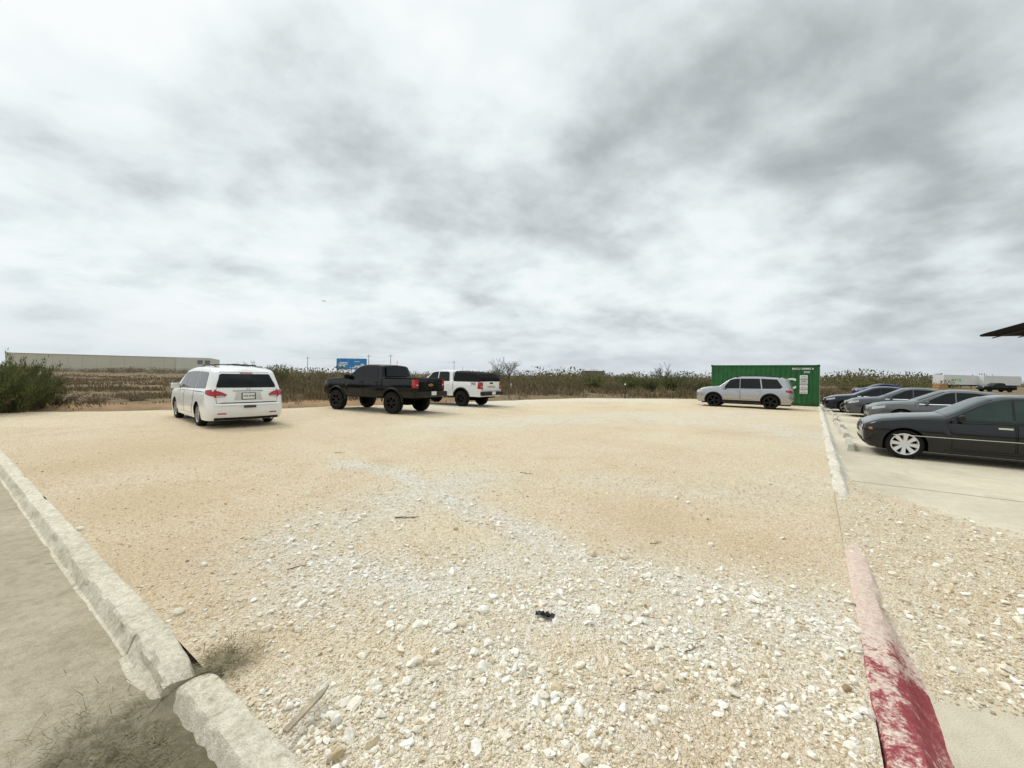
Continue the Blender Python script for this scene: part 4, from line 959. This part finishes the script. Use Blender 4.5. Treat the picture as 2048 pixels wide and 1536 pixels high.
mids=[(1060,784,1.2,2.2,'brown'),(1105,781,1.7,2.6,'olive'),(1150,785,1.5,2.3,'olive'),(1185,780,2.1,2.8,'green'),(1225,786,1.6,2.4,'olive'),(1262,781,2.3,2.6,'green'),(1300,785,1.9,2.4,'green'),(1345,783,2.3,2.6,'green'),(1385,786,2.0,2.4,'olive'),(1412,788,1.7,2.0,'green'),(1090,778,1.6,3.0,'brown'),(1240,776,2.3,3.4,'olive'),(1370,776,2.6,3.4,'green'),(1160,776,2.0,3.4,'olive'),(1290,777,1.9,3.0,'brown'),(1210,779,1.8,2.6,'brown')]
for i,(px,py,h,wd,k) in enumerate(mids):
    lab={'green':'dense green bush in the scrub band between white pickup and container','olive':'dull olive bush in the scrub band between white pickup and container','brown':'dry brown bush in the scrub band right of the white pickup'}[k]
    put(k,i,px,py,h,wd,lab,'bushes in the scrub band behind the gravel lot')
for i,(px,py,h,wd,k) in enumerate([(1655,792,1.5,1.8,'brown'),(1690,782,1.9,2.4,'olive'),(1725,779,2.2,3,'green')]):
    put(k,i,px,py,h,wd,['brown bush just right of the green container','olive bush second right of the green container','green bush third right of the green container'][i])
def grass(name,n,fn,m,label):
    V=[];Fs=[]
    for i in range(n):
        r_=fn()
        if r_ is None: continue
        x,y,h,wd=r_; z=gz(x,y)-.02; a=random.uniform(0,6.28); dx,dy=math.cos(a)*wd,math.sin(a)*wd; lx,ly=random.gauss(0,.28)*h,random.gauss(0,.28)*h
        o=len(V); V+= [(x-dx,y-dy,z),(x+dx,y+dy,z),(x+lx*.4+dx*.7,y+ly*.4+dy*.7,z+h*.6),(x+lx,y+ly,z+h),(x+lx*.4-dx*.7,y+ly*.4-dy*.7,z+h*.6)]; Fs.append((o,o+1,o+2,o+3,o+4))
    mb=MB(); mb.v=V; mb.f=Fs; mb.m=[0]*len(Fs); return tag(mb.build(name,m),label,'grass',kind='stuff')
def fieldpt(dmin,dmax,hmul,lefth,thr=-.12):
    def f():
        D=dmin*(dmax/dmin)**random.random(); px=random.uniform(-60,1720); x=(px-1024)/F*D; y=D
        u,v=toUV(x,y); u=float(u);v=float(v)
        if not (v>0 and ((u>float(umax(v))+.7) or (v>36.4 and u>-6))): return None
        d_=u-float(umax(v))
        cl=nz(x,y,.22,9)+.6*nz(x,y,.8,2)
        if cl<thr: return None
        k=lefth if px<440 else (1 if px>520 else lefth+(1-lefth)*(px-440)/80)
        h=(.22+.75*max(0,.35+cl))*hmul*random.uniform(.5,1.35)*min(1,.3+d_/7 if v<34 else .55)*k
        return x,y,h,.008+.0009*D
    return f
grass('dry_grass',42000,fieldpt(15,80,.95,.36),M['leafstraw'],'dry straw coloured weeds and grass in the field behind the lot')
grass('brown_weeds',26000,fieldpt(18,95,1.3,.30,0),M['leafbrown'],'brown dried weeds in the field behind the lot')
grass('green_weeds',11000,fieldpt(24,70,1.3,.2,.05),M['leafolive'],'olive green weeds growing in the field behind the lot')
def mass(name,px0,px1,d0,d1,n,h0,h1,m,label,nj=75,sl=.06):
    mb=MB()
    for i in range(n):
        D=random.uniform(d0,d1); x=(random.uniform(px0,px1)-1024)/F*D; z=gz(x,D)
        hh=random.uniform(h0,h1)*(.6+.9*max(0,.5+nz(x,D,.05)))
        for j in range(nj):
            t=random.random()**1.25
            c=Vector((x+random.gauss(0,hh*.62)*(1.1-.6*t),D+random.gauss(0,hh*.4),z+hh*t)); s_=hh*random.uniform(.5,1.4)*sl
            a=Vector((random.gauss(0,.6),random.gauss(0,.4),random.gauss(0,1.3))).normalized()*s_*1.5; b_=Vector((random.gauss(0,1),random.gauss(0,.4),random.gauss(0,1))).normalized()*s_*.8
            mb.add([c-a,c+b_,c+a*.8+b_*.2,c-b_*.7],[(0,1,2,3)])
    return tag(mb.build(name,m),label,'scrub',kind='stuff')
mass('scrub',580,1440,46,80,240,.8,1.75,M['leafolive'],'olive scrub thicket close behind the back edge of the lot')
mass('scrub',540,1440,55,95,200,.8,1.8,M['leafbrown'],'brown scrub thicket behind the back edge of the lot')
mass('scrub',440,1450,80,150,300,.8,2.1,M['leafbrown'],'far brown scrub along the horizon in the middle of the view')
mass('scrub',900,1450,90,170,240,1.2,2.8,M['leafolive'],'far olive scrub along the horizon left of the container')
mass('scrub',1640,1900,110,210,300,1.8,3.7,M['leafolive'],'far line of trees right of the container',75,.07)
mass('scrub',-100,450,120,192,420,.8,1.7,M['leafbrown'],'far low scrub in front of the warehouse')
mass('scrub',1850,2300,170,260,150,2.2,4.0,M['leafgreen'],'far trees behind the white trailers')

# ------------------------------------------------------------------ far buildings and things
def warehouse():
    p=AT(10,735,196); q=AT(422,741,236); d=Vector((q.x-p.x,q.y-p.y,0)); Lw=d.length; a=math.atan2(d.y,d.x)
    root=empty('warehouse',(p.x,p.y,0),a,'long cream tilt-up warehouse on the left horizon','warehouse'); Hh=8.7
    cr_=mat('cream_panel',(.62,.585,.48),.85,var=.06,scale=.1); gr=mat('grey_panel',(.50,.47,.39),.85,var=.08,scale=.1)
    mb=MB(); n=12; seg=(Lw-16)/n
    for k in range(n): mb.box((seg*(k+.5),20,Hh/2),(seg-.06,40,Hh))
    mb.box(((Lw-16)/2,20.1,Hh/2-.2),(Lw-16,39.9,Hh-.4),0,1); mb.build('wall',[cr_,gr],root)
    rbox(root,'parapet_cap',((Lw-16)/2,20,Hh+.06),(Lw-15.8,40.3,.22),gr,.02)
    rbox(root,'office_wall',(Lw-8,19.5,Hh/2+.1),(15.6,41,Hh+.2),mat('pale_panel',(.66,.64,.56),.85,scale=.2),.05)
    for k in range(2): rbox(root,'window',(Lw-5+3.4*k,-1.06,6.4),(2.4,.12,2.2),mat('grey_blue_glass',(.16,.20,.22),.2),.02)
warehouse()
def low_building():
    p=AT(1190,750,260); root=empty('low_building',(p.x,p.y,0),.1,'low flat-roofed building on the horizon above the scrub','building')
    rbox(root,'wall',(0,4,2.6),(13,8,5.2),mat('dull_wall',(.24,.21,.18),.9),.05); rbox(root,'roof',(0,4,5.35),(14,9,.3),mat('grey_roof',(.33,.33,.33),.7),.05)
low_building()
def billboard():
    p=AT(703,744,80); root=empty('banner_sign',(p.x,p.y,0),-.05,'blue banner sign with white marks standing above the black pickup','sign')
    zb=AT(703,739,80).z; zt=AT(703,717,80).z; wd=6.1; h=zt-zb
    pn=rbox(root,'panel',(0,0,(zb+zt)/2),(wd,.06,h),mat('blue_banner',(.015,.17,.50),.5,var=.3,scale=1,c2=(.05,.32,.62)),.01)
    mb=MB()
    for x,z,w_,hh in ((-1.6,.25,1.6,.22),(-1.7,-.05,2.0,.16),(-1.9,-.4,1.3,.3),(1.6,-.55,2.0,.5),(2.2,-.1,.7,.3),(1.1,.5,1.0,.12),(.1,-.75,.9,.22)): mb.box((x,-.035,(zb+zt)/2+z),(w_,.006,hh))
    mb.build('banner_print',M['wtext'],pn)
    for x in (-2.8,0,2.8): rbox(root,'post',(x,.1,zt/2-.1),(.12,.12,zt-.1),M['wood'],.01)
billboard()
def pole(px,ptop,D,label):
    p=AT(px,745,D); zt=AT(px,ptop,D).z; root=empty('utility_pole',(p.x,p.y,0),0,label,'pole','utility poles along the horizon')
    mb=MB(); mb.tube([(0,0,-.5),(0,0,zt)],[.15,.10],8); mb.build('pole',M['twig'],root); rbox(root,'crossarm',(0,-.12,zt-.7),(2.0,.10,.12),M['twig'],.02)
for px,pt,D,lb in ((615,713,190,'utility pole left of the blue banner sign'),(737,709,170,'tall utility pole touching the right end of the blue banner'),(781,709,180,'utility pole above the black pickup cab'),(908,722,240,'utility pole above the black bed canopy'),(1122,732,270,'faint utility pole over the scrub right of centre')):
    pole(px,pt,D,lb)
W=[AT(615,715,190),AT(737,711,170),AT(781,711,180),AT(908,724,240)]
for i in range(len(W)-1):
    a,b_=W[i],W[i+1]; mb=MB(); mb.tube([a.lerp(b_,t)-Vector((0,0,3.0*(t-t*t)*1.2)) for t in np.linspace(0,1,8)],.015,4)
    o=mb.build('power_line',M['seam']); tag(o,['power line left of the blue banner','power line right above the blue banner','power line above the two pickups'][i],'wire','power lines between the utility poles')
for px,py,h,c,lb in ((1022,786,.75,M['wtext'],'short white marker stake at the back edge of the gravel right of the white pickup'),(1250,796,1.0,M['trim'],'thin dark pipe with white cap at the back edge of the gravel')):
    x,y=G(px,py); root=empty('marker_stake',(x,y,-.1),0,lb,'stake'); mb=MB(); mb.tube([(0,0,0),(0,0,h+.1)],.035,8); mb.build('post',c,root); mb=MB(); mb.tube([(0,0,h+.1),(0,0,h+.22)],.05,8); mb.build('cap',M['wtext'],root)
p=AT(648,602,1100); root=empty('airplane',p,R(20),'tiny airplane flying low in the cloudy sky','airplane')
mb=MB(); mb.tube([(-6,0,0),(-4,0,.1),(3,0,0),(6,0,-.1)],[.2,.7,.8,.2],8); mb.build('fuselage',M['rimgrey'],root,smooth=60)
rbox(root,'wing',(.5,0,.5),(1.6,11,.2),M['rimgrey'],.03); rbox(root,'tail_fin',(-5.3,0,.9),(1.2,.15,1.6),M['rimgrey'],.03)
# building with canopy beyond the right edge
root=empty('canopy_building',(*UV(-14,40.5),-.12),math.atan2(DR[1],DR[0]),'dark metal canopy of a building at the right edge of the photo','canopy')
bm_=mat('stucco_wall',(.42,.38,.32),.9,var=.1); cm=mat('dark_metal_canopy',(.0035,.0045,.008),.7,0,0,.2,3,spec=.12)
rbox(root,'wall',(-18,-8.2,3.4),(36,16,6.8),bm_,.03)
mb=MB(); zc_=4.95
prof=[(0,zc_+1.05),(2.5,zc_+.60),(4.8,zc_+.22),(5.06,zc_+.10),(5.0,zc_-.02),(0,zc_-.10)]
rows=[[(x,y,z) for (y,z) in prof] for x in (-9,-6,-3,0)]; mb.grid(rows); mb.add(rows[0],[tuple(range(6))]); mb.add(rows[-1],[tuple(range(6))[::-1]]); cn=mb.build('canopy',cm,root)
for k in range(4):
    y=1+k*1.15; rbox(cn,'rib',(-4.5,y,zc_-.13),(9,.05,.06),M['trim'],.008)
mb=MB(); mb.tube([(-.3,-.1,zc_+1.6),(-.3,4.0,zc_+.4)],.03,6); mb.build('tie_rod',cm,root)
def trailer(px0,px1,D,label,logo=False):
    p=AT(px0,765,D); q=AT(px1,765,D+6); d=Vector((q.x-p.x,q.y-p.y,0)); Lt=d.length
    root=empty('box_trailer',(p.x,p.y,-.12),math.atan2(d.y,d.x),label,'trailer','white box trailers in the far yard')
    b_=rbox(root,'box',(Lt/2,1.3,2.55),(Lt,2.6,2.9),mat('trailer_white',(.74,.74,.74),.5,var=.1,scale=.3),.05)
    rbox(root,'chassis',(Lt/2,1.3,.95),(Lt*.95,2.0,.25),M['trim'],.02)
    for x in (1.6,2.9):
        mb=MB(); mb.lathe([(.2,-.2),(.5,-.2),(.52,0),(.5,.2),(.2,.2)],18); w_=mb.build('wheel',M['tyre'],root); w_.location=(x,.35,.5)
    rbox(root,'landing_leg',(Lt*.8,.6,.5),(.15,.15,1.0),M['trim'],.01)
    if logo:
        mb=MB()
        for k,(x,z,w_,h) in enumerate(((3,2.6,1.3,.5),(4.6,2.5,1.0,.8),(6.2,2.6,1.4,.5),(8,2.4,1.2,.9))): mb.box((Lt*.12+x*.7,-.012,z),(w_*.7,.012,h))
        mb.build('green_logo',mat('lime_green_print',(.22,.62,.06),.5),b_)
trailer(1888,1962,118,'white box trailer with lime green print in the far yard',True); trailer(1968,2042,122,'plain white box trailer right of the green printed one in the far yard')
p=AT(1880,779,95); root=empty('lumber_stack',(p.x,p.y,-.1),.3,'yellow brown lumber stack left of the white trailers','lumber')
for k in range(3): rbox(root,'board_layer',(0,0,.3+.48*k),(3.4-.3*k,1.2,.40),M['lumber'],.02); rbox(root,'spacer',(-1.0,0,.06+.48*k),(.12,1.2,.09),M['wood'],.01)
p=AT(1992,779,80)
pickup('pickup_truck','black pickup truck in front of the plain white trailer in the far yard',(p.x,p.y,-.12),170,M['black'],'five',.40,.05,M['rimblack'],.6,None,M['chrome'],{})['group']='vehicles in the far yard'
p=AT(1762,785,46); sedan('dark blue sedan glimpsed above the farthest black sedan',(p.x,p.y,-.12),160,M['blue'],MOD,'five',10,M['rimgrey'],group='vehicles in the far yard')

# ------------------------------------------------------------------ litter
def twig(px,py,ln,ang,label,name='twig',r=.005):
    ln*=.7; r*=.5
    x,y=G(px,py); a=ang; p=Vector((x,y,lot_z(x,y)+.010)); mb=MB(); pts=[p.copy()]
    for k in range(6): a+=random.gauss(0,.22); p=p+Vector((math.cos(a),math.sin(a),random.gauss(0,.04)))*ln/6; pts.append(p.copy())
    mb.tube(pts,[r*(1-.1*k) for k in range(7)],5)
    for k in (2,4):
        b_=a+random.choice((-1,1))*.8; mb.tube([pts[k],pts[k]+Vector((math.cos(b_),math.sin(b_),.1))*ln*.25],[r*.6,r*.3],4)
    o=mb.build(name,M['twig']); tag(o,label,'twig','twigs lying on the gravel'); return o
twig(790,1036,.38,-.15,'dark twig on the pale gravel near the middle of the lot',r=.015)
twig(575,1140,.25,1.2,'dark twig left of the white stone band',r=.010)
twig(1040,945,.35,-.6,'long thin twig far out on the tan gravel',r=.010)
twig(1300,1085,.2,.1,'short twig on the gravel right of centre',r=.008)
twig(1240,1225,.45,-.15,'long thin stem lying across the white stones',r=.004)
twig(1370,1300,.18,.2,'dark twig below the right end of the white stones',r=.008)
twig(1240,1385,.3,.5,'thin stem on the gravel low in the middle of the photo',r=.004)
twig(1500,1200,.4,-.4,'thin stem at the right end of the white stone band',r=.004)
twig(670,905,.3,.2,'small twig out on the gravel in front of the black pickup',r=.010)
o=twig(90,1105,.16,.3,'small brown twig on the road left of the long kerb'); o.location.z=RZ
a0=Vector((*G(570,1480),.03)); a1=Vector((*G(660,1385),.035)); d=(a1-a0); Ln=d.length
mb=MB(); mb.add([(0,-.013,0),(0,.013,0),(Ln*.8,.015,0),(Ln,.003,0),(Ln*.75,-.015,0),(0,-.012,.012),(0,.012,.014),(Ln*.8,.014,.010),(Ln*.97,.002,.010),(Ln*.75,-.013,.012)],[(0,1,2,3,4),(9,8,7,6,5),(0,5,6,1),(1,6,7,2),(2,7,8,3),(3,8,9,4),(4,9,5,0)])
o=mb.build('wood_stake',M['wood']); o.location=a0; o.rotation_euler=(0,-.02,math.atan2(d.y,d.x)); tag(o,'splintered grey wooden stake lying on the gravel beside the near kerb','stake')
x,y=G(1090,1230); rows=[]
for i in range(12):
    row=[]
    for j in range(9):
        u=(i/11-.5)*.13; v=(j/8-.5)*.05; row.append((u+.014*nz(i*.7,j*.7),v+.014*nz(i*.6,j*.9,1,3),.012+.020*nz(i*.9,j*.9,1,7)+.006*math.cos(u*20)))
    rows.append(row)
mb=MB(); mb.grid(rows); o=mb.build('plastic_scrap',M['plastic']); o.location=(x,y,lot_z(x,y)+.010); o.rotation_euler=(0,0,-.3); tag(o,'crumpled black plastic scrap among the white stones','litter')
